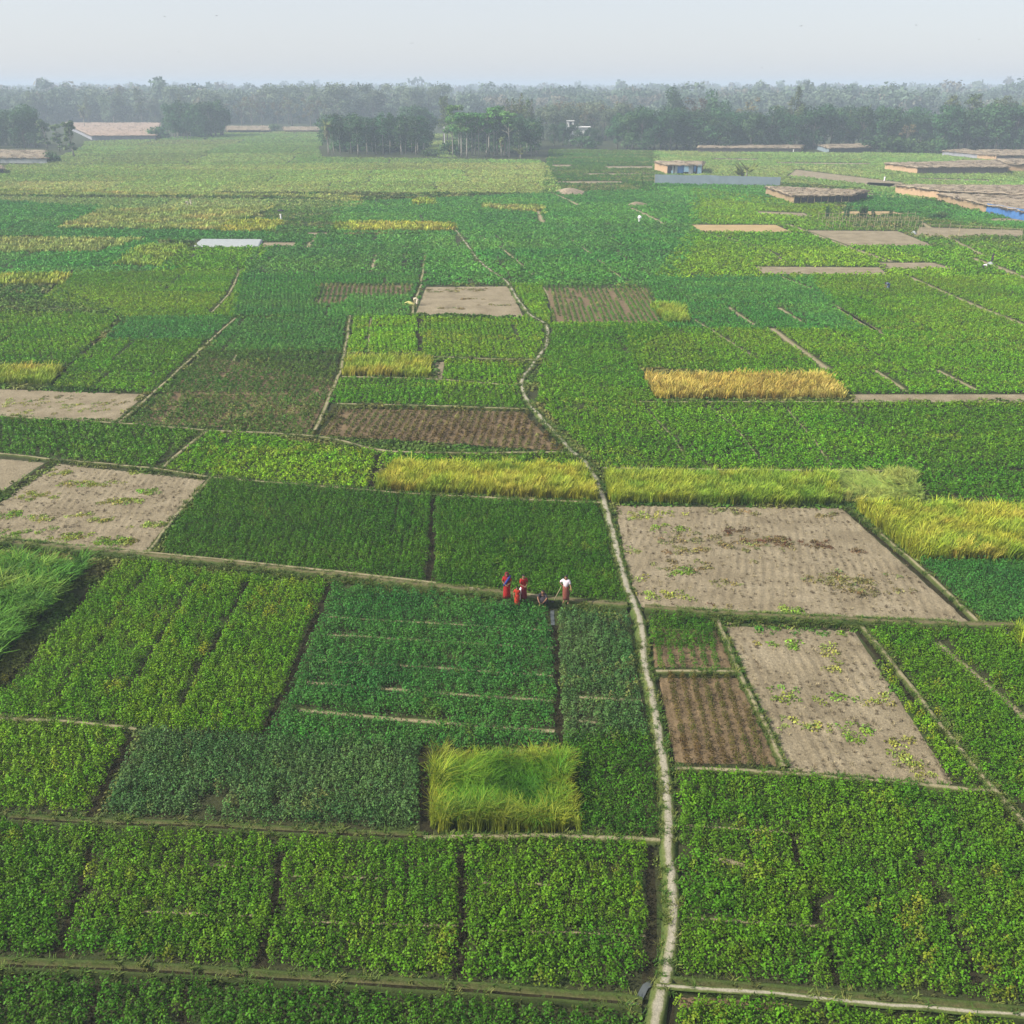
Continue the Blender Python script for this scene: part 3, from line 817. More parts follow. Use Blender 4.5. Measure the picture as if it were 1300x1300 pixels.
# second band
field('very dark green plot behind the wide bund on the left', [(270, 612), (546, 634), (541, 746), (212, 702)], 'dark', yel=.05)
field('dark green plot behind the group of people', [(557, 637), (765, 646), (786, 766), (556, 748)], 'dark', yel=.10, row=1.1)
field('teal plot at the right edge behind the wide bund', [(1172, 718), (1345, 720), (1345, 796), (1252, 793)], 'teal', yel=.03)
field('yellowing green plot behind the darkest plot', [(270, 552), (482, 579), (466, 622), (278, 606), (215, 597)], 'bright', yel=.35)
field('thin green strip behind the long yellow rice stand', [(492, 580), (735, 580), (740, 598), (500, 592)], 'green', yel=.1)
field('long dark green strip at the left behind the bare plot', [(-60, 532), (150, 542), (256, 551), (203, 594), (70, 582), (-60, 571)], 'dark', yel=.05)
field('brown rows of withered plants on the soil plot left of the footpath', [(406, 552), (710, 572), (664, 524), (432, 520)], 'brown', row=1.75, yel=.3, dens=.97, cat='withered crop')
field('olive field with brown rows left of the curved ditch', [(166, 538), (394, 550), (428, 484), (434, 446), (268, 447)], 'olive', row=1.5, dens=1, yel=.15)
field('green field behind the olive rows', [(268, 446), (436, 446), (442, 404), (300, 406)], 'teal', yel=.1)
field('bright green plot between two slanting bunds', [(68, 490), (198, 498), (262, 434), (134, 434)], 'green', yel=.06)
field('teal plot at the upper end between two slanting bunds', [(136, 432), (264, 432), (296, 404), (164, 404)], 'teal', yel=.04)
field('yellow tinged green field at the left edge behind the rice strip', [(-60, 458), (78, 464), (154, 402), (-60, 396)], 'green', yel=.25)
field('bright green plot left of the narrow ditch, behind the small rice block', [(446, 448), (530, 450), (530, 404), (448, 404)], 'bright', yel=.22)
field('bright green plot inside the bend of the footpath', [(537, 452), (682, 457), (690, 430), (684, 408), (537, 405)], 'bright', yel=.25)
field('bright strip beneath the plot inside the bend', [(560, 489), (660, 491), (672, 465), (562, 460)], 'bright', yel=.2)
field('green plot in front of the small rice block', [(428, 512), (556, 515), (552, 485), (438, 483)], 'green', yel=.1)
field('narrow green plot behind the brown rows by the footpath', [(564, 516), (664, 519), (662, 495), (562, 492)], 'green', yel=.08)
field('wide green field right of the footpath bend', [(700, 414), (703, 440), (690, 478), (690, 510), (772, 594), (1345, 596), (1345, 514), (832, 513), (806, 470), (812, 440), (845, 412)], 'green', yel=.08)
field('dark strip at the right edge behind the broad rice stand', [(1175, 628), (1345, 648), (1345, 602), (1165, 602)], 'dark', yel=.06)
field('green field left of the golden rice block and behind it', [(812, 466), (1050, 482), (1085, 499), (1345, 499), (1345, 436), (1080, 420), (800, 418)], 'green', yel=.22)
field('thin rows of green on the brown plot right of the bare square', [(702, 410), (840, 411), (822, 365), (692, 365)], 'olive', row=1.8, dens=1, yel=.3, own=True)
field('green strip between the footpath bend and the brown rowed plot', [(664, 404), (706, 415), (840, 416), (838, 411), (702, 410), (690, 362), (650, 362)], 'green', yel=.15)
field('green field right of the thin brown rows', [(842, 416), (1090, 420), (1030, 352), (826, 352)], 'teal', yel=.12)
field('green field at the right edge crossed by dry tracks', [(1090, 420), (1345, 434), (1345, 352), (1030, 352)], 'green', yel=.15)
# third band
field('green field left of the bare square', [(445, 402), (522, 402), (534, 364), (532, 350), (446, 350)], 'teal', yel=.03)
field('brown row patch in the green field left of the bare square', [(398, 386), (430, 386), (440, 375), (520, 374), (524, 362), (406, 362)], 'olive', row=1.8, dens=.95, yel=.4, own=True)
field('wide green field in the left middle distance', [(296, 402), (444, 402), (446, 350), (308, 350)], 'teal', yel=.05)
field('green field behind the left rice strip', [(165, 402), (292, 402), (306, 346), (100, 346), (60, 380)], 'green', yel=.08)
field('green strip between the two left rice strips', [(-60, 394), (150, 400), (60, 368), (-60, 366)], 'olive', yel=.2)
field('green field left of the slanting light rice plot', [(-60, 350), (95, 350), (215, 342), (190, 304), (-60, 320)], 'teal', yel=.05)
field('green field just below the white sheet', [(205, 344), (306, 345), (338, 315), (240, 315)], 'green', yel=.05)
field('green field right of the white sheet', [(308, 348), (536, 348), (540, 300), (345, 300)], 'teal', yel=.05)
field('green triangle beside the far part of the footpath', [(540, 362), (640, 358), (612, 338), (590, 312), (576, 296), (542, 298)], 'teal', yel=.1)
field('green field right of the far part of the footpath', [(648, 362), (840, 362), (880, 300), (590, 296), (600, 318)], 'teal', yel=.08)
field('green field in front of the ochre plot', [(840, 352), (1345, 352), (1345, 314), (990, 298), (880, 298)], 'green', yel=.12)
field('green strip behind the white sheet', [(60, 306), (420, 306), (420, 290), (60, 288)], 'teal', yel=.05)
field('olive furrowed field right of the person with an umbrella', [(340, 298), (424, 298), (430, 256), (340, 258)], 'olive', yel=.3, dens=.8)
field('green field behind the long narrow rice strip', [(424, 296), (700, 298), (700, 246), (430, 258)], 'teal', yel=.06)
field('far green field right of the small dry heap', [(700, 298), (882, 298), (880, 240), (700, 246)], 'teal', yel=.06)
field('far green field in front of the dark enclosure', [(882, 296), (1080, 296), (1060, 262), (880, 240)], 'green', yel=.2)
field('green field left of the blue fence', [(1080, 268), (1345, 296), (1345, 284), (1250, 272), (1190, 258), (1120, 246), (1080, 250)], 'teal', yel=.05)
field('weedy olive ground beside the trellis at the right', [(1040, 296), (1345, 330), (1345, 296), (1060, 266)], 'olive', yel=.4, dens=.75)
field('dark green field at the far left behind the straw strips', [(-60, 302), (70, 300), (150, 264), (-60, 252)], 'teal', yel=.08)
field('strip of green behind the pale stand', [(150, 266), (440, 268), (460, 256), (-60, 250)], 'palegreen', yel=.1)
# far band
field('big pale yellow green field across the left distance', [(-80, 244), (710, 246), (690, 208), (-80, 212)], 'pale', yel=.3, cat='far crop')
field('pale green far field in front of the left trees', [(-80, 214), (690, 210), (680, 204), (405, 200), (400, 182), (110, 186), (60, 208)], 'palegreen', yel=.3, cat='far crop')
field('palest far field reaching back to the forest edge', [(105, 188), (405, 186), (415, 166), (300, 168), (200, 176), (110, 180)], 'palegreen', yel=.2, cat='far crop')
field('far green patches in front of the right tree row', [(690, 246), (834, 244), (834, 192), (700, 190)], 'olive', yel=.3, dens=.75, cat='far crop')
field('far green field behind the shed with blue and white panels', [(834, 222), (1180, 246), (1180, 196), (834, 192)], 'palegreen', yel=.25, dens=.9, cat='far crop')
field('far green field under the right tree row', [(1100, 250), (1345, 262), (1345, 200), (1100, 194)], 'palegreen', yel=.2, cat='far crop')
field('green strip in front of the grey net fence', [(834, 246), (1000, 262), (980, 236), (834, 234)], 'teal', yel=.1, cat='far crop')
field('meadow between the two tree clumps', [(545, 200), (575, 200), (580, 170), (540, 170)], 'palegreen', yel=.2, cat='far crop')

# uprooted vines lying on the bare plots
def vines(label, ells, cols, dens=14, sc=1.0):
    Ps, Cs = [], []
    for cx, cy, rx, ry, ci in ells:
        c = np.array(W(cx, cy)[:2]); ex = abs(W(cx + rx, cy)[0] - c[0]); ey = abs(W(cx, cy - ry)[1] - c[1])
        n = int(dens * PI * ex * ey) + 6
        a = rng.uniform(0, 2 * PI, n); q = np.sqrt(rng.uniform(0, 2.2, n))
        P = c + np.stack([ex * q * np.cos(a), ey * q * np.sin(a)], 1)
        k = (q < .55 + .75 * vnoise(P[:, 0], P[:, 1], .5, 77)) & (vnoise(P[:, 0], P[:, 1], .35, 78) > .2)
        P = P[k]; Ps.append(P)
        Cs.append(np.array(cols[ci]) * rng.uniform(.7, 1.3, (len(P), 1)) * (1 + rng.normal(0, .12, (len(P), 3))))
    P = np.vstack(Ps); C_ = np.clip(np.vstack(Cs), .01, .9); n = len(P)
    o = scatter('uprooted_vines', P, rng.uniform(.6, 1.2, n) * sc, rng.uniform(0, 6.28, n), C_, T_VINE, M_CROP, z=np.full(n, .03))
    tag(o, label, 'vines', kind='stuff')


VC = [(.15, .25, .028), (.23, .27, .05), (.175, .16, .055), (.115, .07, .032), (.07, .17, .02)]
vines('pale green uprooted vines in heaps on the bare plot with brown rows beside it',
      [(1000, 884, 22, 11, 0), (1048, 887, 26, 9, 0), (1110, 890, 30, 9, 1), (1012, 921, 28, 11, 1), (1082, 931, 30, 11, 0), (1145, 942, 22, 7, 1), (1140, 960, 12, 5, 1), (980, 799, 26, 5, 4), (1030, 803, 34, 6, 4),
       (1080, 803, 16, 4, 0), (1000, 820, 30, 6, 0), (1045, 822, 22, 5, 1), (1060, 838, 12, 9, 1), (955, 817, 14, 5, 1), (1170, 985, 14, 8, 1), (1060, 850, 16, 4, 1), (1150, 972, 20, 4, 1)], VC, 16)
vines('green and dark brown vine litter scattered over the largest bare plot',
      [(830, 655, 40, 6, 1), (875, 690, 40, 14, 2), (850, 672, 30, 6, 0), (930, 652, 30, 4, 2), (960, 690, 60, 10, 2), (990, 688, 40, 6, 3), (1040, 692, 30, 5, 3), (1045, 655, 22, 4, 2), (870, 722, 40, 10, 2), (860, 728, 26, 6, 0),
       (925, 742, 18, 5, 2), (840, 758, 40, 6, 1), (1060, 735, 40, 10, 2), (1085, 742, 50, 8, 2), (1120, 752, 50, 5, 2), (1080, 755, 24, 5, 3), (1130, 735, 20, 6, 2), (985, 772, 22, 4, 1), (1010, 776, 18, 4, 0), (960, 715, 10, 4, 2),
       (930, 675, 22, 5, 3), (1090, 700, 10, 3, 3), (905, 770, 22, 3, 2), (800, 700, 14, 5, 1), (810, 735, 16, 5, 1)], VC, 15)
vines('pale green vine bands on the bare plot at the left edge',
      [(45, 630, 26, 5, 1), (75, 600, 20, 4, 1), (110, 615, 40, 4, 1), (190, 625, 16, 4, 0), (150, 638, 30, 4, 1), (20, 655, 24, 6, 0), (55, 658, 20, 4, 1), (100, 655, 20, 4, 1), (185, 666, 26, 5, 1), (15, 678, 28, 6, 0),
       (95, 682, 34, 5, 1), (140, 688, 36, 6, 0), (80, 695, 40, 4, 1), (165, 690, 16, 5, 1), (65, 672, 12, 3, 0), (130, 660, 16, 3, 1), (175, 600, 10, 3, 1), (5, 690, 20, 4, 1)], VC, 24)
vines('thin vine litter on the bare plot behind the dark strip at the left',
      [(40, 512, 60, 5, 1), (110, 518, 50, 6, 1), (90, 505, 30, 3, 2), (150, 512, 22, 5, 2), (20, 525, 60, 4, 1), (60, 505, 20, 4, 2)], VC, 5)
vines('brown litter on the bare square inside the bend', [(560, 370, 25, 3, 2), (590, 368, 30, 2.5, 2), (575, 392, 20, 1.5, 2), (620, 388, 24, 1.2, 2), (600, 380, 20, 1, 2)], VC, 4, 1.3)

# weeds on the ground that nothing else covers
Ps = []
for y0, y1, sp_ in ((18, 62, .22), (62, 130, .42), (130, 330, 1.1)):
    ys = np.arange(y0, y1, sp_)
    for yy in ys:
        xs = np.arange(-yy * .6 - 8, yy * .6 + 8, sp_); Ps.append(np.stack([xs + rng.uniform(-.4, .4, len(xs)) * sp_, yy + rng.uniform(-.4, .4, len(xs)) * sp_], 1))
P = np.vstack(Ps); k = np.ones(len(P), bool)
for q in FIELD_POLYS: k &= ~inside(P, q)
P = P[k]
Pc = [P[i::1] for i in (0,)][0]
blk = []
for i in range(0, len(Pc), 4000):
    b = Pc[np.argsort(Pc[:, 1])][i:i + 4000]; blk.append(b[clear(b)])
P = np.vstack(blk); P = P[fbm(P[:, 0], P[:, 1], 2.0, 41) > .36]; n = len(P)
f = np.clip((fbm(P[:, 0], P[:, 1], 3.0, 42)[:, None] - .3) * 2.2, 0, 1)
tag(scatter('weeds', P, rng.uniform(.7, 1.5, n) * np.clip(np.hypot(*P.T) / 45, 1, 4.5), rng.uniform(0, 6.28, n), (np.array((.05, .12, .012)) * (1 - f) + np.array((.15, .15, .04)) * f) * rng.uniform(.7, 1.3, (n, 1)), T_VINE, M_CROP),
    'low mixed weeds on the uncultivated ground between the plots', 'weeds', kind='stuff')

def stubble(label, corners, dens):
    P_ = WP(corners); Q_, _ = grid_points(P_, .20, .40, jit=.45, jt=.12); x, y = Q_.T
    Q_ = Q_[(rng.uniform(0, 1, len(Q_)) < dens) & (fbm(x, y, 1.6, 331) > .40)]; n = len(Q_)
    c = np.where(rng.uniform(0, 1, (n, 1)) < .6, np.array((.10, .075, .042)), np.array((.30, .25, .14))) * rng.uniform(.7, 1.3, (n, 1))
    tag(scatter('stubble', Q_, rng.uniform(.35, .8, n), rng.uniform(0, 6.28, n), c, T_GRASS, M_RICE, z=np.full(n, .03)), label, 'stubble', kind='stuff')


stubble('short dry stubble on the largest bare plot', [(803, 772), (1238, 796), (1068, 644), (780, 641)], .35)
stubble('short dry stubble on the bare plot with pale green vine heaps', [(1002, 983), (1216, 1000), (1086, 800), (918, 793)], .45)
stubble('short dry stubble on the bare plot at the left', [(-70, 684), (182, 705), (262, 609), (74, 588)], .35)

# grass on the banks
Ps, Zs, Cs, Ss = [], [], [], []
for C_, hw, ht, dn in BUND_LINES:
    seg = np.hypot(*np.diff(C_, axis=0).T); L_ = seg.sum()
    dm = np.hypot(*C_.T)
    if dm.min() > 150: continue
    n = int(L_ * hw * 2 * 40 * dn * (1 if dm.mean() < 60 else .35))
    s = np.sort(rng.uniform(0, L_, n)); cs = np.r_[0, np.cumsum(seg)]
    i = np.clip(np.searchsorted(cs, s) - 1, 0, len(seg) - 1); f = ((s - cs[i]) / seg[i])[:, None]
    p = C_[i] * (1 - f) + C_[i + 1] * f
    T = C_[i + 1] - C_[i]; T /= np.maximum(1e-9, np.hypot(*T.T))[:, None]
    sgn = np.where(rng.uniform(0, 1, n) < .5, -1, 1); u = sgn * np.clip(rng.normal(.72, .24, n), .3, 1.2)
    P = p + np.stack([T[:, 1], -T[:, 0]], 1) * (u * hw)[:, None]
    d = np.hypot(*P.T); k = (rng.uniform(0, 1, n) < np.clip(60 / d, .2, 1)) & (fbm(P[:, 0], P[:, 1], 1.6, 55) > .36)
    P, u = P[k], u[k]
    Ps.append(P); Zs.append(ht * np.clip(1 - (abs(u) - .35) * 1.4, 0, 1) * .8); Ss.append(rng.uniform(.6, 1.25, len(P)) * np.where(d[k] > 60, 1.4, 1))
    f = rng.uniform(0, 1, (len(P), 1))
    Cs.append((np.array((.040, .10, .010)) * (1 - f ** 1.6) + np.array((.14, .15, .035)) * f ** 1.6) * rng.uniform(.7, 1.3, (len(P), 1)))
P = np.vstack(Ps); n = len(P)
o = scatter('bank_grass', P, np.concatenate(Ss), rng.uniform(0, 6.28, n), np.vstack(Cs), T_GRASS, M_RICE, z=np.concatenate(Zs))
tag(o, 'short mixed green and straw grass along the paths and banks', 'grass', kind='stuff')


# ================================================================== trees
def leaf_cloud(blobs, n, size, seed, cols, shell=.55):
    """leaf clumps spread through a set of ellipsoids (x,y,z,rx,ry,rz)"""
    R = np.random.default_rng(seed)
    blobs = np.array(blobs, float)
    wgt = np.prod(blobs[:, 3:], axis=1) ** .75; wgt /= wgt.sum()
    b = R.choice(len(blobs), n, p=wgt)
    d = R.normal(0, 1, (n, 3)); d /= np.linalg.norm(d, axis=1)[:, None]
    q = (shell + (1 - shell) * R.uniform(0, 1, n)) * R.uniform(.85, 1.12, n)
    c = blobs[b, :3] + d * blobs[b, 3:] * q[:, None]
    nr = d * .8 + np.array([0, 0, .5]) + R.normal(0, .55, (n, 3)); nr /= np.linalg.norm(nr, axis=1)[:, None]
    t = R.normal(0, 1, (n, 3)); t -= nr * (t * nr).sum(1)[:, None]; t /= np.linalg.norm(t, axis=1)[:, None]
    u = np.cross(nr, t); s = (size * R.uniform(.55, 1.35, n))[:, None]
    V = np.stack([c - t * s * .5, c + u * s * .36 - nr * s * .12, c + t * s * .55 - nr * s * .22, c - u * s * .36 - nr * s * .12], 1).reshape(-1, 3)
    cols = np.array(cols)
    bl = R.uniform(0, 1, len(blobs))
    f = np.clip(bl[b] * .6 + R.uniform(0, .4, n), 0, 1)[:, None]
    c_ = (cols[0] * (1 - f) + cols[1] * f) * R.uniform(.75, 1.3, (n, 1))
    return V, np.arange(4 * n).reshape(-1, 4), np.repeat(c_, 4, axis=0)


def crown_mesh(name, *a, mat=None, **k):
    V, Q, C_ = leaf_cloud(*a, **k)
    return np_mesh(name, V, Q, mat or M_TREE, C_)


def trunk_mesh(name, h, r, limbs, seed, mat, lean=.5):
    R = random.Random(seed); m = MB()
    dx, dy = R.uniform(-lean, lean), R.uniform(-lean, lean)
    pts = [(dx * (t ** 2) + .12 * math.sin(3 * t + seed), dy * t ** 2, h * t) for t in (0, .15, .35, .55, .75, 1)]
    m.tube(pts, [r * 1.35, r, r * .85, r * .72, r * .55, r * .25], 7)
    for (t, az, ln, up) in limbs:
        b = Vector((dx * t ** 2 + .12 * math.sin(3 * t + seed), dy * t ** 2, h * t))
        e = Vector((math.cos(az) * ln, math.sin(az) * ln, up))
        m.tube([b, b + e * .5 + Vector((0, 0, up * .08)), b + e], [r * .5, r * .36, r * .14], 5)
    return m.mesh(name, mat, True)


TREES = {}


def arche(kind, n, fn):
    TREES[kind] = [fn(i) for i in range(n)]


def mk_slender(i):
    R = random.Random(300 + i); H = 14.5
    bl = []
    for k in range(12):
        z = R.uniform(.36, .98) * H; w = 1.3 + 1.3 * math.sin(PI * (z / H - .28) / .78)
        a = R.uniform(0, 2 * PI); o_ = R.uniform(.2, 1.5)
        bl.append((o_ * math.cos(a), o_ * math.sin(a), z, w, w, R.uniform(1.1, 2.1)))
    lm = [(R.uniform(.4, .8), R.uniform(0, 6.28), R.uniform(1, 2), R.uniform(1.2, 2.6)) for _ in range(6)]
    return (trunk_mesh('trunk', H * .93, .21, lm, i, M_PALE_BARK), crown_mesh('crown', bl, 1200, .62, 300 + i, [(.022, .074, .026), (.046, .112, .034)], shell=.4))


def mk_round(i):
    R = random.Random(320 + i); H = 12.0
    bl = []
    for k in range(19):
        a = R.uniform(0, 2 * PI); q = math.sqrt(R.uniform(0, 1)) * 3.9; z = R.uniform(.12, .93) * H
        q *= math.sqrt(max(.12, 1 - ((z / H - .48) / .58) ** 2))
        s = R.uniform(1.4, 2.7)
        bl.append((q * math.cos(a), q * math.sin(a), z, s, s, s * .85))
    lm = [(R.uniform(.3, .6), R.uniform(0, 6.28), R.uniform(1.5, 3), R.uniform(1.5, 3)) for _ in range(6)]
    return (trunk_mesh('trunk', H * .8, .32, lm, i, M_BARK), crown_mesh('crown', bl, 2600, .58, 320 + i, [(.022, .070, .026), (.046, .110, .034)], shell=.5))


def mk_hazed(i):      # looser crowns of far woodland, partly pale themselves, lightened further to paint in haze
    R = random.Random(330 + i); H = 12.0
    bl = []
    for k in range(15):
        a = R.uniform(0, 2 * PI); q = math.sqrt(R.uniform(0, 1)) * R.choice((3.2, 4.2)); z = R.uniform(.15, .93) * H
        q *= math.sqrt(max(.12, 1 - ((z / H - .5) / .58) ** 2)); s = R.uniform(1.4, 2.7)
        bl.append((q * math.cos(a), q * math.sin(a), z, s, s, s * .8))
    lm = [(R.uniform(.3, .6), R.uniform(0, 6.28), R.uniform(1.5, 3), R.uniform(1.5, 3)) for _ in range(6)]
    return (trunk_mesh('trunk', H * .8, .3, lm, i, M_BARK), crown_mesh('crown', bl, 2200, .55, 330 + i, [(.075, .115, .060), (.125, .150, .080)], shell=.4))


def mk_canopy(i):     # bare stems below, wide bright layered canopy on top
    R = random.Random(340 + i); H = 17.0
    bl = []
    for k in range(11):
        a = R.uniform(0, 2 * PI); q = math.sqrt(R.uniform(0, 1)) * 3.6; z = R.uniform(.60, .97) * H - q * .35
        bl.append((q * math.cos(a), q * math.sin(a), z, R.uniform(1.5, 2.3), R.uniform(1.5, 2.3), R.uniform(.6, 1.1)))
    lm = [(R.uniform(.5, .8), R.uniform(0, 6.28), R.uniform(2, 3.4), R.uniform(1.5, 3)) for _ in range(7)]
    return (trunk_mesh('trunk', H * .9, .24, lm, i, M_PALE_BARK), crown_mesh('crown', bl, 1000, .7, 340 + i, [(.040, .135, .022), (.085, .205, .030)], shell=.4))


def mk_feathery(i):    # airy upright tree, yellowish
    R = random.Random(360 + i); H = 17.0
    bl = []
    for k in range(13):
        z = R.uniform(.22, .98) * H; w = .7 + 1.9 * math.sin(PI * min(1, (1.04 - z / H) * 1.1) * .85)
        a = R.uniform(0, 2 * PI); o_ = R.uniform(.2, 1.5)
        bl.append((o_ * math.cos(a), o_ * math.sin(a), z, w * .8, w * .8, R.uniform(1.0, 1.9)))
    lm = [(R.uniform(.3, .85), R.uniform(0, 6.28), R.uniform(1, 2), R.uniform(1.6, 3)) for _ in range(9)]
    return (trunk_mesh('trunk', H * .95, .22, lm, i, M_BARK), crown_mesh('crown', bl, 1200, .55, 360 + i, [(.065, .100, .030), (.110, .135, .042)], shell=.3))


def mk_sparse(i):      # half bare brownish tree
    R = random.Random(380 + i); H = 13.0
    bl = []
    for k in range(10):
        a = R.uniform(0, 2 * PI); q = math.sqrt(R.uniform(0, 1)) * 3.2; z = R.uniform(.4, .97) * H
        bl.append((q * math.cos(a), q * math.sin(a), z, 1.3, 1.3, 1.1))
    lm = [(R.uniform(.3, .85), R.uniform(0, 6.28), R.uniform(1.5, 3.2), R.uniform(1.6, 3.2)) for _ in range(12)]
    return (trunk_mesh('trunk', H * .9, .24, lm, i, M_BARK), crown_mesh('crown', bl, 520, .5, 380 + i, [(.13, .095, .050), (.115, .115, .045)], shell=.25))


def frond(m, base, az, ln, droop, wd, R, cols, V, Q, C_):
    segs = 5
    for half in (-1, 1):
        b0 = len(V)
        for k in range(segs + 1):
            f = k / segs
            r = ln * f * (1 - .25 * droop * f); z = ln * (.75 * f * (1 - droop) - droop * .9 * f * f + .25 * f)
            c = Vector(base) + Vector((math.cos(az) * r, math.sin(az) * r, z))
            sd = Vector((-math.sin(az), math.cos(az), -.35)) if half > 0 else Vector((math.sin(az), -math.cos(az), -.35))
            w_ = wd * math.sin(PI * min(.97, .12 + f * .85))
            V.append(c); V.append(c + sd * w_)
        for k in range(segs):
            Q.append([b0 + 2 * k, b0 + 2 * k + 1, b0 + 2 * k + 3, b0 + 2 * k + 2])
        cc = np.array(cols[R.randint(0, len(cols) - 1)]) * R.uniform(.7, 1.3)
        C_ += [cc] * (2 * (segs + 1))


def mk_palm(i):
    R = random.Random(400 + i); H = 9.5
    V, Q, C_ = [], [], []
    for k in range(34):
        frond(None, (0, 0, H - R.uniform(0, 1.0)), R.uniform(0, 2 * PI), R.uniform(2.0, 2.7), R.uniform(.05, .95), .34, R, [(.10, .15, .04), (.14, .17, .05)], V, Q, C_)
    for k in range(24):   # hanging dry skirt
        frond(None, (0, 0, H - R.uniform(.8, 3.0)), R.uniform(0, 2 * PI), R.uniform(1.4, 2.2), R.uniform(.9, 1.3), .30, R, [(.16, .13, .07), (.11, .12, .05)], V, Q, C_)
    return (trunk_mesh('trunk', H, .22, [], i, M_PALE_BARK, lean=.3), np_mesh('crown', np.array([tuple(v) for v in V]), np.array(Q), M_TREE, np.array(C_)))


def mk_banana(i):
    R = random.Random(420 + i); V, Q, C_ = [], [], []
    for k in range(14):
        frond(None, (R.uniform(-.8, .8), R.uniform(-.8, .8), R.uniform(1.2, 2.4)), R.uniform(0, 2 * PI), R.uniform(2.0, 3.0), R.uniform(.1, .6), .45, R, [(.17, .24, .05), (.22, .27, .07)], V, Q, C_)
    return (trunk_mesh('trunk', 2.4, .22, [], i, M_PALE_BARK, lean=.2), np_mesh('crown', np.array([tuple(v) for v in V]), np.array(Q), M_TREE, np.array(C_)))


def mk_bush(i):
    R = random.Random(440 + i)
    bl = [(R.uniform(-1.5, 1.5), R.uniform(-1.5, 1.5), R.uniform(.7, 2.0), 1.1, 1.1, .9) for _ in range(9)]
    return (trunk_mesh('trunk', 1.8, .12, [(.3, a, 1, 1) for a in (0, 2, 4)], i, M_BARK), crown_mesh('crown', bl, 420, .5, 440 + i, [(.030, .085, .024), (.06, .12, .03)], shell=.4))


def mk_leaning(i):     # open tree with pale leaves down its whole height, as at the left
    R = random.Random(460 + i); H = 13
    bl = []
    for k in range(16):
        z = R.uniform(.18, .98) * H; a = R.uniform(0, 2 * PI); o_ = R.uniform(.3, 2.0) * (1.1 - .5 * z / H)
        bl.append((o_ * math.cos(a), o_ * math.sin(a), z, 1.0, 1.0, .8))
    lm = [(R.uniform(.2, .8), R.uniform(0, 6.28), R.uniform(.8, 2), R.uniform(1, 2)) for _ in range(9)]
    return (trunk_mesh('trunk', H * .95, .22, lm, i, M_PALE_BARK), crown_mesh('crown', bl, 1100, .75, 460 + i, [(.06, .115, .035), (.12, .16, .055)], shell=.3))


arche('slender', 4, mk_slender); arche('round', 5, mk_round); arche('pale', 5, mk_hazed); arche('canopy', 3, mk_canopy); arche('feathery', 3, mk_feathery)
arche('sparse', 3, mk_sparse); arche('palm', 2, mk_palm); arche('banana', 2, mk_banana); arche('bush', 3, mk_bush); arche('leaning', 2, mk_leaning)
T_H = {'slender': 15.5, 'round': 12.2, 'pale': 12.2, 'canopy': 17.5, 'feathery': 18, 'sparse': 13.2, 'palm': 11, 'banana': 4.2, 'bush': 2.9, 'leaning': 13.3}
T_NAME = {'slender': 'pale_trunk_tree', 'round': 'leafy_tree', 'pale': 'hazy_tree', 'canopy': 'canopy_tree', 'feathery': 'airy_tree', 'sparse': 'half_bare_tree', 'palm': 'palm_tree', 'banana': 'banana_plant', 'bush': 'bush', 'leaning': 'open_crown_tree'}
T_CAT = {'palm': 'palm', 'banana': 'banana plant', 'bush': 'bush'}


def tree(kind, px, py, h, label, group=None, wide=1.0):
    x, y, _ = W(px, py)
    tm, cm = random.choice(TREES[kind])
    r = empty(T_NAME[kind], (x, y, 0), random.uniform(0, 2 * PI))
    s = h / T_H[kind]; r.scale = (s * wide, s * wide, s)
    tag(r, label, T_CAT.get(kind, 'tree'), group)
    link('trunk', tm, r); link('crown', cm, r)
    return r


def tree_row(kind, x0, x1, y0, y1, n, h0, h1, label, group, wide=1.0):
    for i in range(n):
        f = (i + random.uniform(.15, .85)) / n
        tree(kind, x0 + (x1 - x0) * f, random.uniform(y0, y1), random.uniform(h0, h1), label, group, wide * random.uniform(.75, 1.25))


# clump left of the middle
tree_row('slender', 420, 543, 195, 197, 12, 14.0, 16.5, 'slim tree with pale bare trunk at the front of the left middle clump', 'trees of the clump left of the middle')
tree_row('round', 418, 543, 186, 189, 14, 11.5, 13.5, 'dark full tree filling the back of the left middle clump', 'full trees at the back of the left middle clump', 1.15)
tree_row('bush', 424, 540, 190, 193, 12, 3.5, 5.5, 'dark bush between the stems of the left middle clump', 'undergrowth of the left middle clump', 1.5)
tree_row('slender', 424, 543, 190, 194, 16, 13.0, 15.5, 'dark slim tree packed in behind the front stems of the left middle clump', 'back trees of the clump left of the middle', 1.25)
tree('palm', 417, 196, 13, 'tall palm with a hanging dry skirt at the left end of the left middle clump')
# clump in the middle
tree_row('canopy', 572, 648, 197, 200, 13, 17, 20.5, 'tree with bare pale stem and bright green canopy, front of the middle clump', 'front trees of the middle clump', 1.1)
tree_row('slender', 632, 682, 194, 199, 9, 13, 16, 'dark slim tree at the right part of the middle clump', 'dark trees at the right of the middle clump', 1.2)
tree_row('feathery', 636, 678, 186, 190, 5, 22, 26, 'tall airy tree rising behind the right part of the middle clump', 'tall trees behind the middle clump', 1.2)
tree_row('round', 585, 684, 187, 190, 12, 11, 14, 'dark full tree filling the back of the middle clump', 'full trees at the back of the middle clump', 1.1)
tree_row('bush', 580, 680, 191, 195, 10, 3, 4.5, 'dark undergrowth bush between the stems of the middle clump', 'undergrowth of the middle clump', 1.4)
tree_row('leaning', 672, 684, 196, 199, 2, 13, 14, 'pale leafed open tree at the right edge of the middle clump', 'open trees at the right edge of the middle clump')
tree('banana', 661, 200.5, 4.8, 'yellow green banana plant in front of the right end of the middle clump')
tree('banana', 575, 197, 5, 'yellowish banana plant under the left edge of the bright canopy')
tree('palm', 637, 200, 8, 'small palm standing among the stems of the middle clump')
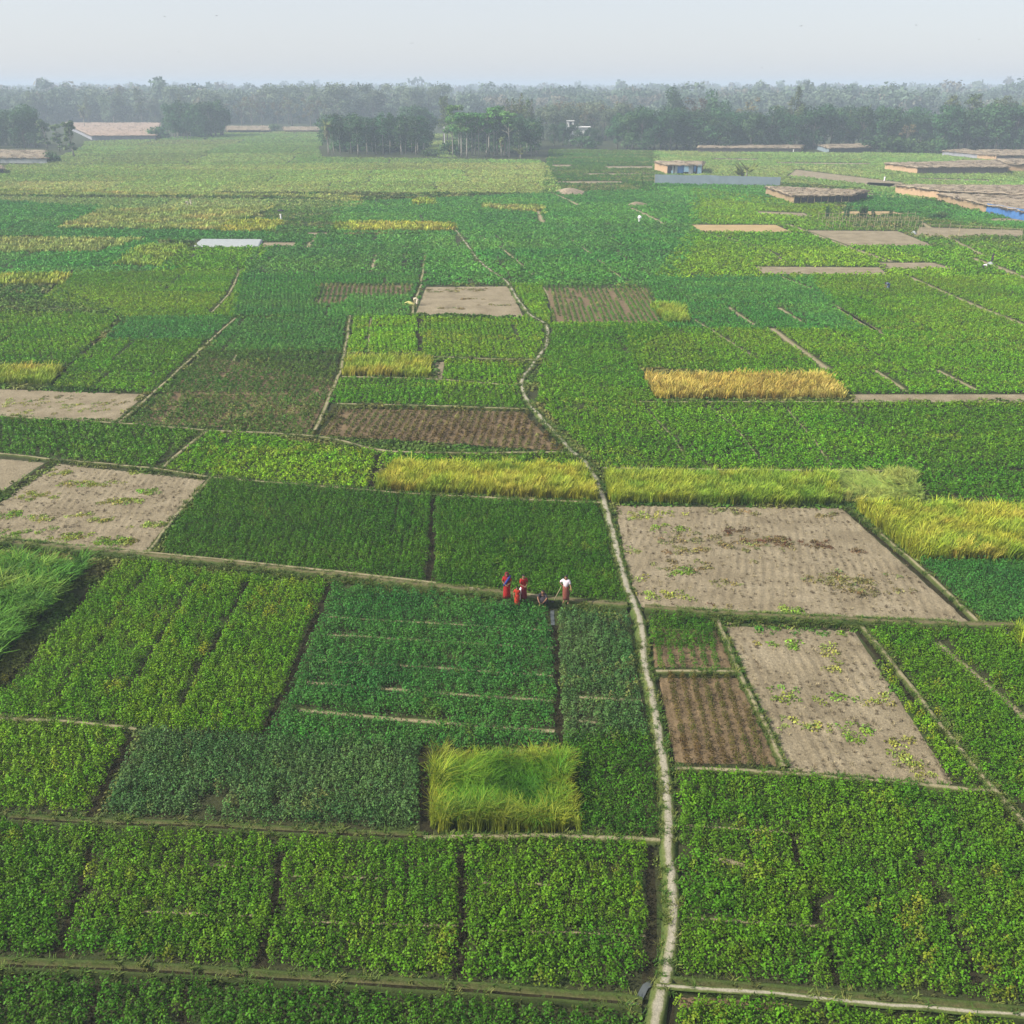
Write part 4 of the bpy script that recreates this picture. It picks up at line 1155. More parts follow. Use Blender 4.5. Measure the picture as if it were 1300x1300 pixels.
tree('bush', 571, 197, 6.5, 'round dark bush left of the bare stems of the middle clump')
tree('bush', 545, 199, 3.0, 'low purplish bush between the two middle clumps', wide=1.6)
tree_row('feathery', 560, 572, 178, 181, 2, 20, 24, 'tall airy tree behind the white pole', 'airy trees behind the white pole', 1.1)
tree_row('round', 518, 545, 176, 180, 3, 14, 17, 'dark round tree between the two middle clumps, set back', 'round trees set back between the middle clumps', 1.1)
# clump at the left edge
tree_row('round', -20, 52, 184, 188, 9, 15, 17.5, 'dark dense tree of the clump at the left edge', 'dark trees of the left edge clump', .95)
tree('leaning', 60, 190, 13.5, 'pale leafed open tree nearest the dark clump at the left edge', wide=1.5)
tree('leaning', 76, 192, 11.5, 'middle one of the pale open trees beside the left edge clump', wide=1.5)
tree('leaning', 94, 199, 14.5, 'upright tree with dark right side standing alone right of the left edge clump', wide=1.25)
tree('bush', 69, 206, 4.5, 'dark bush at the end of the white fence on the left', wide=.9)
# clump behind it
tree_row('round', 218, 288, 172, 175, 12, 15, 19, 'dark tree of the clump standing out from the forest on the left', 'trees of the left far clump', 1.0)
tree_row('slender', 214, 245, 175, 177, 6, 10, 13, 'small pale stemmed tree at the left front of the left far clump', 'small trees before the left far clump')
tree('bush', 200, 176, 7, 'dark bush beside the purple walled garden', wide=1.1)
tree('bush', 349, 167, 5, 'bush at the end of the dark far fence')
tree('palm', 108, 165, 15, 'pale palm in front of the forest at the left')
# the forest edge on the left
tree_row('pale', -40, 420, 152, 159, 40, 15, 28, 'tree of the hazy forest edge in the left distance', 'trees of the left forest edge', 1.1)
tree_row('sparse', 240, 420, 160, 164, 10, 15, 20, 'brownish thin tree at the left forest edge', 'brownish trees of the left forest edge', 1.1)
tree_row('feathery', 10, 420, 156, 160, 10, 22, 28, 'tall pale tree standing above the left forest edge', 'tall trees of the left forest edge')
# behind the middle
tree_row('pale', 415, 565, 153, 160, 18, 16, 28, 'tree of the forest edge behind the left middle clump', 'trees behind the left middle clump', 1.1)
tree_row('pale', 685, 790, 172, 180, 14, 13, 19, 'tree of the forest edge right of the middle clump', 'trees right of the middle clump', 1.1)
tree_row('sparse', 690, 800, 172, 178, 8, 17, 20, 'brownish thin tree behind the edge right of the middle', 'brownish trees right of the middle', 1.1)
tree_row('round', 702, 726, 184, 186, 3, 9, 10.5, 'lower round tree hiding the foot of the white house', 'lower trees before the white house', .9)
tree_row('round', 732, 762, 184, 186, 3, 7, 8, 'small round tree right before the white house', 'small trees before the white house', 1.0)
tree('bush', 739, 188, 6, 'pale olive bush in front of the white hut', wide=1.5)
# right hand row
tree_row('round', 780, 935, 188, 191, 17, 13, 17, 'dark rounded tree of the row behind the shed', 'dark trees of the row behind the shed', 1.05)
tree_row('round', 930, 1130, 186, 190, 20, 14, 18, 'dark tree of the long row at the back on the right', 'dark trees of the right back row', 1.0)
tree_row('feathery', 975, 1110, 184, 189, 9, 16, 21, 'lighter airy tree in the long row at the back on the right', 'airy trees of the right back row', 1.0)
tree('feathery', 1009, 184, 28, 'tallest pale tree of the right back row, rising to the skyline', wide=.8)
tree('feathery', 998, 184, 23, 'second tallest pale tree of the right back row, left of the tallest', wide=.8)
tree('palm', 932, 187, 12, 'pale palm in front of the dark back row on the right')
tree('palm', 944, 187, 10, 'shorter palm beside the pale palm in the back row')
tree('sparse', 880, 182, 21, 'reddish brown thin tree above the row behind the shed', wide=1.1)
tree('sparse', 948, 181, 21, 'reddish brown thin tree behind the pale palm', wide=1.2)
tree('round', 908, 181, 24, 'tall dark tree topping the row behind the shed', wide=.9)
tree('round', 850, 178, 25, 'tall dark tree topping the forest left of the reddish tree', wide=.8)
tree_row('round', 1190, 1330, 188, 192, 14, 15, 19, 'dark tree of the dense clump at the right edge', 'dark trees of the right edge clump', 1.1)
tree_row('feathery', 1195, 1300, 184, 189, 9, 20, 25, 'tall pale green tree of the clump at the right edge', 'pale trees of the right edge clump', 1.25)
tree_row('round', 1110, 1200, 185, 189, 8, 13, 17, 'tree in the dip of the back row left of the right edge clump', 'trees of the dip in the back row', 1.05)
tree('sparse', 1148, 192, 11, 'pale grey half bare tree in front of the right back row', wide=1.2)
tree_row('bush', 1115, 1200, 193, 195, 7, 5, 7.5, 'bush along the foot of the right back row', 'bushes at the foot of the right back row', 1.2)
tree('banana', 946, 232, 7.0, 'ragged banana plant at the end of the grey net fence', wide=.8)
tree('banana', 938, 231, 5.0, 'smaller banana plant left of the ragged one', wide=.8)
for px, h in ((1049, 3.2), (1074, 3.4), (1092, 3.2), (1098, 2.8), (1108, 2.4), (1130, 2.0)):
    tree('bush', px, 277, h, 'thin dark sapling in the row behind the trellis', 'saplings behind the trellis', .28)
tree('bush', 1183, 278, 1.5, 'low pale bush in the green field before the blue fence', wide=1.2)
tree('bush', 1194, 278, 1.7, 'taller one of the low pale bushes before the blue fence', wide=1.2)

# distant forest: one mass
def forest(name, label, y0, y1, spacing, n_leaf, size, h0, h1, cols, seed):
    R = np.random.default_rng(seed)
    temps = []
    for i in range(6):
        rr = random.Random(seed + i); bl = []
        for k in range(7):
            a = rr.uniform(0, 6.28); q = rr.uniform(0, .33); z = rr.uniform(.35, .88)
            bl.append((q * math.cos(a), q * math.sin(a), z, .23, .23, .15))
        V, Q, C_ = leaf_cloud(bl, n_leaf, size, seed + i, [(.8, .8, .8), (1.2, 1.2, 1.2)], shell=.5)
        temps.append((V, Q, C_[:, 0]))
    n = 0; Ps = []
    ys = np.arange(y0, y1, spacing)
    for yy in ys:
        xs = np.arange(-yy * .62 - 30, yy * .62 + 30, spacing)
        Ps.append(np.stack([xs, np.full(len(xs), yy)], 1))
    P = np.vstack(Ps); P = P + R.uniform(-.5, .5, P.shape) * spacing
    P = P[fbm(P[:, 0], P[:, 1], 160, seed) > .30]
    # keep the clear ground in front of the forest on the left and behind the sheds open
    n = len(P)
    h = R.uniform(h0, h1, n) * (1 + 1.0 * (fbm(P[:, 0], P[:, 1], 70, seed + 1) - .5)) * np.where(R.uniform(0, 1, n) < .06, 1.3, 1)
    f = R.uniform(0, 1, (n, 1)) ** 1.5; br = (R.uniform(0, 1, (n, 1)) < .16)
    colr = np.array(cols[0]) * (1 - f) + np.array(cols[1]) * f
    colr = np.where(br, np.array(cols[2]), colr) * R.uniform(.8, 1.2, (n, 1))
    o = scatter(name, P, h, R.uniform(0, 6.28, n), colr, temps, M_FOREST)
    tag(o, label, 'forest', kind='stuff')


FC_HAZED = [(.075, .120, .075), (.120, .155, .095), (.15, .14, .10)]  # woodland greens and browns with distance haze mixed into the colours
forest('near_forest', 'hazy mixed woodland filling the ground behind the forest edge', 760, 1050, 12, 230, .105, 14, 21, FC_HAZED, 51)
forest('far_forest', 'pale blue far woodland fading into the haze at the skyline', 1050, 3000, 22, 70, .2, 15, 23, FC_HAZED, 52)

# ================================================================== walled betel gardens, shed, fences
M_STRAW = noise_mat('straw_thatch', [(.25, (.16, .125, .085)), (.55, (.26, .21, .145)), (.8, (.35, .29, .205))], scale=1.2, fine=(4, .3), stretch=(1, 1, 3))
M_REED = noise_mat('reed_mat', [(.25, (.30, .195, .11)), (.75, (.45, .31, .19))], scale=1.5, fine=(5, .2), stretch=(3, 3, .4))
M_DRY = noise_mat('dry_stalk_mat', [(.25, (.20, .14, .08)), (.75, (.33, .24, .14))], scale=1.5, fine=(5, .3), stretch=(4, 4, .3))
M_DARKMAT = noise_mat('weathered_mat', [(.25, (.09, .075, .07)), (.75, (.19, .158, .14))], scale=1.5, fine=(5, .35), stretch=(4, 4, .3))
M_BLACKNET = noise_mat('dark_net', [(.25, (.03, .035, .04)), (.75, (.09, .085, .08))], scale=1.0, fine=(4, .35))
M_BLUE = plain('blue_tarpaulin', (.05, .13, .30), .5, .25, 1.5)
M_PALEBLUE = plain('pale_blue_sheet', (.32, .50, .62), .5, .15, 2)
M_WHITE = plain('white_sheet', (.27, .29, .285), .6, .12, 2)
M_NET = plain('grey_blue_net', (.17, .215, .24), .8, .15, .6)
M_PALEWALL = plain('pale_sheet_wall', (.22, .22, .24), .7, .2, .8)
M_POLE = plain('bamboo_pole', (.30, .25, .15), .7, .2, 3)
M_CONC = plain('pale_concrete', (.62, .60, .57), .8, .08, 2)
M_DARK = plain('dark_opening', (.03, .03, .035), .8, .2, 2)


def wall_mesh(a, b, h, mat, thick=.12, wob=.12, step=1.2):
    """upright mat between two ground points with an uneven top, given relative to an origin"""
    a, b = np.array(a, float), np.array(b, float)
    n = max(2, int(np.hypot(*(b - a)) / step)); d = (b - a) / max(1e-6, np.hypot(*(b - a))); nn = np.array([-d[1], d[0]]) * thick / 2
    m = MB(); V, F = [], []
    for i in range(n + 1):
        p = a + (b - a) * i / n; hh = h + random.uniform(-wob, wob); s = random.uniform(-.04, .04)
        for q, z in ((p + nn * (1 + s), 0), (p - nn, 0), (p + nn * (1 + s), hh), (p - nn, hh)):
            V.append((q[0], q[1], z))
    for i in range(n):
        o_ = i * 4; q = o_ + 4
        F += [(o_, q, q + 2, o_ + 2), (o_ + 1, o_ + 3, q + 3, q + 1), (o_ + 2, q + 2, q + 3, o_ + 3), (o_, o_ + 1, q + 1, q)]
    F += [(0, 2, 3, 1), (n * 4, n * 4 + 1, n * 4 + 3, n * 4 + 2)]
    return m.add(V, F)


T_STRAW = [blade_template(7, .3, .75, .13, 280 + i, droop=1.1, segs=2) for i in range(4)]


def garden(label, foot, h, walls, roof=M_STRAW, over=.5, posts=True, cat='betel garden', name='walled_garden', sag=.30):
    """foot: footprint in photo pixels; walls: (edge start index, material, part name)"""
    h *= .86; P = WP(foot); o_ = P.mean(0); r = empty(name, (o_[0], o_[1], 0)); tag(r, label, cat)
    Q = P - o_
    for i in range(len(Q)):
        mat = walls.get(i, walls.get('rest', M_DRY))
        wall_mesh(Q[i], Q[(i + 1) % len(Q)], h - .1, mat, wob=.22, step=.9).build('wall', mat, r)
    # thatched flat roof: uneven sheet with thickness
    big = np.array([q * (1 + over / max(4, np.hypot(*q))) for q in Q])
    ext = np.ptp(big, axis=0); st = max(.8, ext.max() / 60)
    gx, gy = np.meshgrid(np.arange(big[:, 0].min(), big[:, 0].max() + st, st), np.arange(big[:, 1].min(), big[:, 1].max() + st, st))
    if len(Q) == 4:
        nu, nv = int(min(70, ext.max() / .9)) + 3, int(min(40, ext.min() / .9)) + 3
        u, v = np.meshgrid(np.linspace(0, 1, nu), np.linspace(0, 1, nv))
        X = (big[0] * (1 - u[..., None]) + big[1] * u[..., None]) * (1 - v[..., None]) + (big[3] * (1 - u[..., None]) + big[2] * u[..., None]) * v[..., None]
        x, y = X[..., 0], X[..., 1]
        zt = h + .12 + sag * (fbm(x + o_[0], y + o_[1], 2.6, 91) - .5) + .45 * (vnoise(x, y, 1.1, 92) - .5)
        edge = (u <= 0) | (u >= 1) | (v <= 0) | (v >= 1)
        zt = np.where(edge, zt - .12, zt)
        Vt = np.stack([x, y, zt], -1).reshape(-1, 3); Vb = Vt - [0, 0, .14]
        i_ = np.arange(nv - 1)[:, None] * nu + np.arange(nu - 1)[None]
        q1 = np.stack([i_, i_ + 1, i_ + nu + 1, i_ + nu], -1).reshape(-1, 4)
        k = len(Vt); rim = list(range(nu)) + [j * nu + nu - 1 for j in range(1, nv)] + [(nv - 1) * nu + j for j in range(nu - 2, -1, -1)] + [j * nu for j in range(nv - 2, 0, -1)]
        q3 = np.array([[rim[j], rim[(j + 1) % len(rim)], rim[(j + 1) % len(rim)] + k, rim[j] + k] for j in range(len(rim))])
        link('roof', np_mesh('roof', np.vstack([Vt, Vb]), np.vstack([q1, q1[:, ::-1] + k, q3[:, ::-1]]), roof), r)
    # loose straw sticking out of the roof edge and the mats
    per = [(Q[i], Q[(i + 1) % len(Q)]) for i in range(len(Q))]
    pp, zz = [], []
    for a, b in per:
        n_ = int(np.hypot(*(b - a)) * 7); f_ = rng.uniform(0, 1, (n_, 1)); pp.append(a + (b - a) * f_ + rng.normal(0, .3, (n_, 2))); zz.append(np.full(n_, h - .35))
    nt_ = int(min(4000, abs(sum(p[0] * q[1] - q[0] * p[1] for p, q in per)) / 2 * 2.6))
    lo, hi = Q.min(0), Q.max(0); c_ = rng.uniform(0, 1, (nt_ * 2, 2)) * (hi - lo) + lo; c_ = c_[inside(c_, Q)][:nt_]
    pp.append(c_); zz.append(np.full(len(c_), h - .1))
    pp, zz = np.vstack(pp), np.concatenate(zz); n_ = len(pp)
    cl = np.array((.27, .215, .15)) * rng.uniform(.4, 1.5, (n_, 1)) * (1 + rng.normal(0, .05, (n_, 3)))
    scatter('loose_straw', pp, rng.uniform(.5, 1.1, n_), rng.uniform(0, 6.28, n_), np.clip(cl, .02, .6), T_STRAW, M_RICE, z=zz, parent=r)
    return r, Q


TALLOFF = None
garden('straw roofed garden with two tan reed walls, largest on the right', [(1136, 246), (1191, 253.5), (1345, 262), (1345, 247)][:4], 2.6, {0: M_REED, 1: M_DRY, 'rest': M_REED})
r, Q = garden('brown stalk fenced garden whose right front is hung with blue tarpaulin', [(1190, 256), (1252, 271), (1345, 288), (1345, 262)], 2.2, {0: M_DRY, 1: M_DRY, 'rest': M_DRY})
d = (Q[2] - Q[1]) / np.hypot(*(Q[2] - Q[1])); nn = np.array([d[1], -d[0]]) * .18
wall_mesh(Q[1] + nn, Q[2] + nn, 2.15, M_BLUE, .05, .1).build('tarpaulin', M_BLUE, r)
garden('long straw roofed garden with a dark weathered front, behind the tan walled one', [(1123, 216), (1164, 221.5), (1278, 221), (1262, 212)], 2.6, {0: M_REED, 1: M_DARKMAT, 'rest': M_REED})
garden('small orange reed walled garden at the right edge', [(1279, 218), (1345, 219), (1345, 211), (1264, 211)], 2.8, {'rest': M_REED})
garden('far garden with a pale patched fence before the right edge clump', [(1196, 197.5), (1240, 202), (1262, 203.5), (1225, 195)], 2.2, {0: M_PALEWALL, 1: M_REED, 'rest': M_DRY})
garden('far garden with an orange mat and dark end at the right edge', [(1264, 204), (1345, 205), (1345, 197), (1240, 197)], 2.4, {0: M_DARKMAT, 'rest': M_REED})
r, Q = garden('dark netted garden with a brown straw roof behind the trellis', [(1007, 259.5), (1076, 258.5), (1100, 252), (972, 247)], 2.3, {0: M_BLACKNET, 1: M_BLACKNET, 3: M_DRY, 'rest': M_DARKMAT})
for k in range(9):
    p = Q[0] * (1 - k / 8) + Q[1] * k / 8
    MB().tube([(p[0], p[1] - .25, 0), (p[0], p[1] - .25, 2.5)], .07, 5).build('post', M_POLE, r)
for k in range(5):
    p = Q[3] * (1 - k / 5) + Q[0] * k / 5
    MB().tube([(p[0], p[1] - .25, 0), (p[0], p[1] - .25, 2.3)], .09, 5).build('post', M_POLE, r)
# shed with coloured sheets
r, Q = garden('thatched shed with an orange end wall and blue and white front sheets', [(847, 221.5), (890, 221.5), (892, 216), (831, 216.5)], 3.3, {0: M_DARK, 3: M_REED, 'rest': M_DRY}, cat='shed', name='thatched_shed', sag=.9)
wd = Q[1][0] - Q[0][0]
for f0, f1, mt, z0, z1 in ((0.0, .11, M_DARK, 0, 2.6), (.04, .16, M_PALEBLUE, .2, 1.2), (.13, .18, M_WHITE, 0, 3.0), (.21, .29, M_WHITE, .2, 2.9), (.29, .47, M_BLUE, .5, 2.9), (.48, .62, M_PALEBLUE, .8, 2.8), (.62, .75, M_WHITE, 0, 2.8), (.77, .84, M_BLUE, .9, 2.9), (.88, 1.0, M_PALEBLUE, 0, 2.9)):
    y = Q[0][1] - .16 - .03 * random.random()
    MB().box(Q[0][0] + wd * f0, Q[0][0] + wd * f1, y - .06, y, z0, z1).build('sheet', mt, r)
garden('low dark garden with a pale straw roof under the dark back row', [(886, 193.5), (1015, 193.8), (1020, 189), (888, 188)], 2.2, {0: M_DARKMAT, 'rest': M_DRY})
garden('far garden with a dark blue net front at the back on the right', [(1052, 194.5), (1105, 193.5), (1104, 189), (1034, 189)], 2.4, {0: M_BLACKNET, 3: M_NET, 'rest': M_NET})
garden('wide reddish roofed garden with pale and dark walls at the left', [(117, 178), (175, 178), (200, 177), (205, 159), (78, 159)][:1] + [(198, 177.5), (205, 160), (80, 160)], 2.6, {0: M_PALEWALL, 1: M_BLACKNET, 'rest': M_PALEWALL}, roof=noise_mat('reddish_thatch', [(.3, (.23, .165, .125)), (.7, (.33, .245, .185))], scale=.6, fine=(2, .2)))
garden('garden with a white sheet front at the left edge', [(-60, 206), (60, 207.5), (58, 197), (-60, 196)], 2.2, {0: M_WHITE, 1: M_WHITE, 'rest': M_DRY})
garden('tiny dark netted garden cut by the left edge of the picture', [(-60, 222), (5, 221), (3, 217), (-60, 217)], 2.0, {'rest': M_BLACKNET})
garden('low dark garden in front of the left forest edge', [(289, 168.5), (342, 168.5), (342, 163), (287, 163)], 1.7, {0: M_BLACKNET, 'rest': M_DRY})
garden('low tan roofed garden behind the left middle clump', [(362, 168), (414, 168), (414, 163.5), (360, 163.5)], 1.4, {'rest': M_DRY})
# grey blue net fence in front of the shed
A, B = np.array(W(831, 233.5)[:2]), np.array(W(990, 237)[:2]); o_ = (A + B) / 2
r = tag(empty('net_fence', (o_[0], o_[1], 0)), 'long grey blue net fence in front of the shed', 'fence')
wall_mesh(A - o_, B - o_, 2.6, M_NET, .05, .1, 2.5).build('net', M_NET, r)
for k in range(12):
    p = (A + (B - A) * k / 11) - o_
    MB().tube([(p[0], p[1] + .12, 0), (p[0], p[1] + .12, 2.8)], .05, 5).build('post', M_POLE, r)
# white plastic sheet over a seed bed
P = WP([(246, 313.5), (330, 314), (334, 306), (256, 305.5)]); o_ = P.mean(0); Q = P - o_
u, v = np.meshgrid(np.linspace(0, 1, 60), np.linspace(0, 1, 16))
X = (Q[0] * (1 - u[..., None]) + Q[1] * u[..., None]) * (1 - v[..., None]) + (Q[3] * (1 - u[..., None]) + Q[2] * u[..., None]) * v[..., None]
z = .32 + .10 * np.sin(v * 5 * PI) ** 2 + .05 * (fbm(X[..., 0], X[..., 1], 1.5, 5) - .5); z = np.where((u <= 0) | (u >= 1) | (v <= 0) | (v >= 1), .02, z)
i_ = np.arange(15)[:, None] * 60 + np.arange(59)[None]
o = link('plastic_sheet', np_mesh('plastic_sheet', np.stack([X[..., 0], X[..., 1], z], -1).reshape(-1, 3), np.stack([i_, i_ + 1, i_ + 61, i_ + 60], -1).reshape(-1, 4), M_WHITE, smooth=True))
o.location = (o_[0], o_[1], 0); tag(o, 'long white plastic sheet laid over a seed bed in the left fields', 'sheet')
# bamboo trellis
def trellis(label, a, b, h, n, rails, name='bamboo_trellis'):
    A, B = np.array(W(*a)[:2]), np.array(W(*b)[:2]); o_ = (A + B) / 2
    r = tag(empty(name, (o_[0], o_[1], 0)), label, 'trellis')
    for k in range(n):
        p = A + (B - A) * k / (n - 1) - o_; dx = random.uniform(-.15, .15)
        MB().tube([(p[0], p[1], 0), (p[0] + dx, p[1], h * random.uniform(.85, 1.15))], .045, 5).build('pole', M_POLE, r)
    for z in rails:
        MB().tube([(A[0] - o_[0], A[1] - o_[1], z), (B[0] - o_[0], B[1] - o_[1], z)], .03, 5).build('rail', M_POLE, r)
for yy, nm in ((281, 'back'), (286, 'middle'), (291, 'front')):
    trellis('%s row of thin bamboo poles behind the grey bare plot on the right' % nm, (1038 + (yy - 281), yy), (1160 + (yy - 281), yy), 2.0, 15, (1.6,))
trellis('tall pole frame in the weedy ground near the right edge', (1165, 302), (1216, 303), 2.6, 5, (2.4,), 'pole_frame')
trellis('pole frame with a long thin rail at the right edge', (1216, 302), (1296, 307), 2.4, 4, (2.2,), 'pole_frame')
# concrete pole and hut
x, y, _ = W(564.5, 185)
m = MB(); m.tube([(0, 0, 0), (0, 0, 8.5)], [.24, .15], 8)
r = tag(empty('utility_pole', (x, y, 0)), 'white concrete pole standing in the meadow between the middle clumps', 'pole'); m.build('shaft', M_CONC, r)
MB().box(-.7, .7, -.07, .07, 7.7, 7.9).build('crossarm', M_CONC, r)
x, y, _ = W(733, 179)
r = tag(empty('white_house', (x, y, 0)), 'small white flat roofed house showing among the trees right of the middle clump', 'house')
MB().box(-6, 6, -4, 4, 0, 6.4).build('wall', M_CONC, r); MB().box(-6.4, 6.4, -4.4, 4.4, 6.4, 6.8).build('roof', M_CONC, r)
MB().box(-5.6, -2.2, -3.4, 0, 6.8, 9.4).build('stair_tower', M_CONC, r); MB().box(-5.9, -1.9, -3.7, .3, 9.4, 9.7).build('tower_roof', M_CONC, r)
for k in (-4, 0, 4):
    MB().box(k - .7, k + .7, -4.06, -4.003, 3.8, 5.2).build('window', M_DARK, r)
MB().box(-4.5, -3.3, -3.46, -3.403, 7.2, 9.0).build('door', M_DARK, r)
# dry heaps, stones
def heap(name, px, py, rx, h, mat, label, cat, seed=0):
    x, y, _ = W(px, py); V, F = [], []
    for j in range(6):
        for k in range(14):
            a = 2 * PI * k / 14; q = 1 - j / 5.4; w_ = 1 + .25 * math.sin(3 * a + seed) + .12 * math.sin(7 * a + j)
            V.append((rx * q * w_ * math.cos(a), rx * .7 * q * w_ * math.sin(a), h * (1 - q ** 1.6)))
    for j in range(5):
        for k in range(14):
            F.append((j * 14 + k, j * 14 + (k + 1) % 14, (j + 1) * 14 + (k + 1) % 14, (j + 1) * 14 + k))
    F.append(tuple(70 + k for k in range(14)))
    o = MB().add(V, F).build(name, mat, None, True); o.location = (x, y, 0); tag(o, label, cat)
heap('straw_heap', 722, 245, 4.0, 1.3, M_STRAW, 'low dry straw heap by the far track in the middle', 'heap', 1)
heap('earth_mound', 808, 261, 2.6, .9, M_SOIL, 'small pale earth mound where a far track begins', 'mound', 2)
heap('crop_bundle', 519, 387, .9, .5, plain('cut_stalks', (.42, .40, .14), .8, .25, 3), 'yellow green bundle of cut stalks on the corner of the bare square', 'bundle', 3)
heap('white_stone', 1277, 803, .28, .2, M_WHITE, 'white stone on the bank at the right end of the wide bund', 'stone', 4)
heap('white_sack', 1160, 297, .55, .6, M_WHITE, 'small white sack beside the bare plot under the trellis', 'sack', 5)
for k, (px, py) in enumerate(((401, 1236), (406, 1234.5))):
    heap('white_stone', px, py, .07 - .02 * k, .07, M_WHITE, 'white pebble on the near channel bank' if k == 0 else 'smaller white pebble beside the other on the near channel bank', 'stone', 6 + k)
for k, (px, py, s) in enumerate(((811, 1286, .11), (806, 1284.5, .07), (800, 1283, .05))):
    heap('white_rubble', px, py, s, s * .8, M_WHITE, ['largest white rubble piece at the channel corner', 'middle white rubble piece at the channel corner', 'smallest white rubble piece at the channel corner'][k], 'stone', 8 + k)

# ================================================================== people
M_SKIN = plain('brown_skin', (.20, .105, .060), .55, .08, 9)
M_HAIR = plain('black_hair', (.012, .010, .010), .5, .2, 20)


def cloth(name, c): return plain(name, c, .85, .18, 14)


M_RED = cloth('red_cloth', (.26, .014, .014)); M_MAROON = cloth('maroon_cloth', (.16, .012, .02)); M_BLUECL = cloth('blue_cloth', (.02, .035, .16))
M_ORANGE = cloth('orange_red_cloth', (.33, .03, .015)); M_WHITECL = cloth('white_cloth', (.72, .71, .70)); M_PLAID = cloth('brown_checked_cloth', (.17, .055, .04))
M_DARKCL = cloth('dark_grey_cloth', (.030, .026, .032)); M_CREAM = cloth('cream_cloth', (.66, .58, .42)); M_GREYBLUE = cloth('grey_blue_cloth', (.10, .13, .22)); M_PINKW = cloth('pale_pink_shirt', (.52, .46, .50))

STAND = dict(pelvis=(0, 0, .90), belly=(0, 0, 1.05), chest=(0, 0, 1.25), neck=(0, 0, 1.43), head=(0, -.015, 1.52), crown=(0, -.01, 1.62),
             hipL=(.09, 0, .86), kneeL=(.10, -.01, .47), ankL=(.10, .02, .07), toeL=(.11, -.15, .03), hipR=(-.09, 0, .86), kneeR=(-.10, -.01, .47), ankR=(-.10, .02, .07), toeR=(-.11, -.15, .03),
             shL=(.165, 0, 1.37), elL=(.22, .02, 1.10), wrL=(.23, -.06, .87), shR=(-.165, 0, 1.37), elR=(-.22, .02, 1.10), wrR=(-.23, -.06, .87))
RAD = dict(pelvis=.125, belly=.115, chest=.13, neck=.05, head=.085, crown=.07, hip=.085, knee=.055, ank=.038, toe=.032, sh=.058, el=.042, wr=.028)
BENT = dict(STAND, pelvis=(0, .10, .84), belly=(0, -.02, .92), chest=(0, -.22, .97), neck=(0, -.40, .98), head=(0, -.50, .97), crown=(0, -.59, .94),
            hipL=(.09, .10, .80), kneeL=(.11, .0, .44), hipR=(-.09, .10, .80), kneeR=(-.11, .0, .44), shL=(.165, -.34, .97), elL=(.19, -.38, .68), wrL=(.15, -.48, .42), shR=(-.165, -.34, .97), elR=(-.19, -.38, .68), wrR=(-.15, -.48, .42))
SQUAT = dict(STAND, pelvis=(0, .12, .26), belly=(0, .06, .40), chest=(0, -.04, .58), neck=(0, -.10, .75), head=(0, -.13, .84), crown=(0, -.13, .94),
             hipL=(.10, .10, .25), kneeL=(.20, -.26, .48), ankL=(.14, -.10, .07), toeL=(.16, -.27, .03), hipR=(-.10, .10, .25), kneeR=(-.20, -.26, .48), ankR=(-.14, -.10, .07), toeR=(-.16, -.27, .03),
             shL=(.165, -.05, .70), elL=(.25, -.26, .54), wrL=(.14, -.44, .44), shR=(-.165, -.05, .70), elR=(-.25, -.26, .54), wrR=(-.14, -.44, .44))


def skin_obj(verts, edges, radii, name, mat, root=0, sub=1):
    me = bpy.data.meshes.new(name); me.from_pydata(verts, edges, [])
    o = bpy.data.objects.new(name, me); COL.objects.link(o)
    md = o.modifiers.new('s', 'SKIN'); md.use_smooth_shade = True
    for i, r in enumerate(radii):
        v = me.skin_vertices[0].data[i]; v.radius = (r, r); v.use_root = (i == root)
    s = o.modifiers.new('d', 'SUBSURF'); s.levels = sub; s.render_levels = sub
    dg = bpy.context.evaluated_depsgraph_get()
    m2 = bpy.data.meshes.new_from_object(o.evaluated_get(dg)); m2.name = name
    bpy.data.objects.remove(o); m2.materials.clear(); m2.materials.append(mat)
    return m2


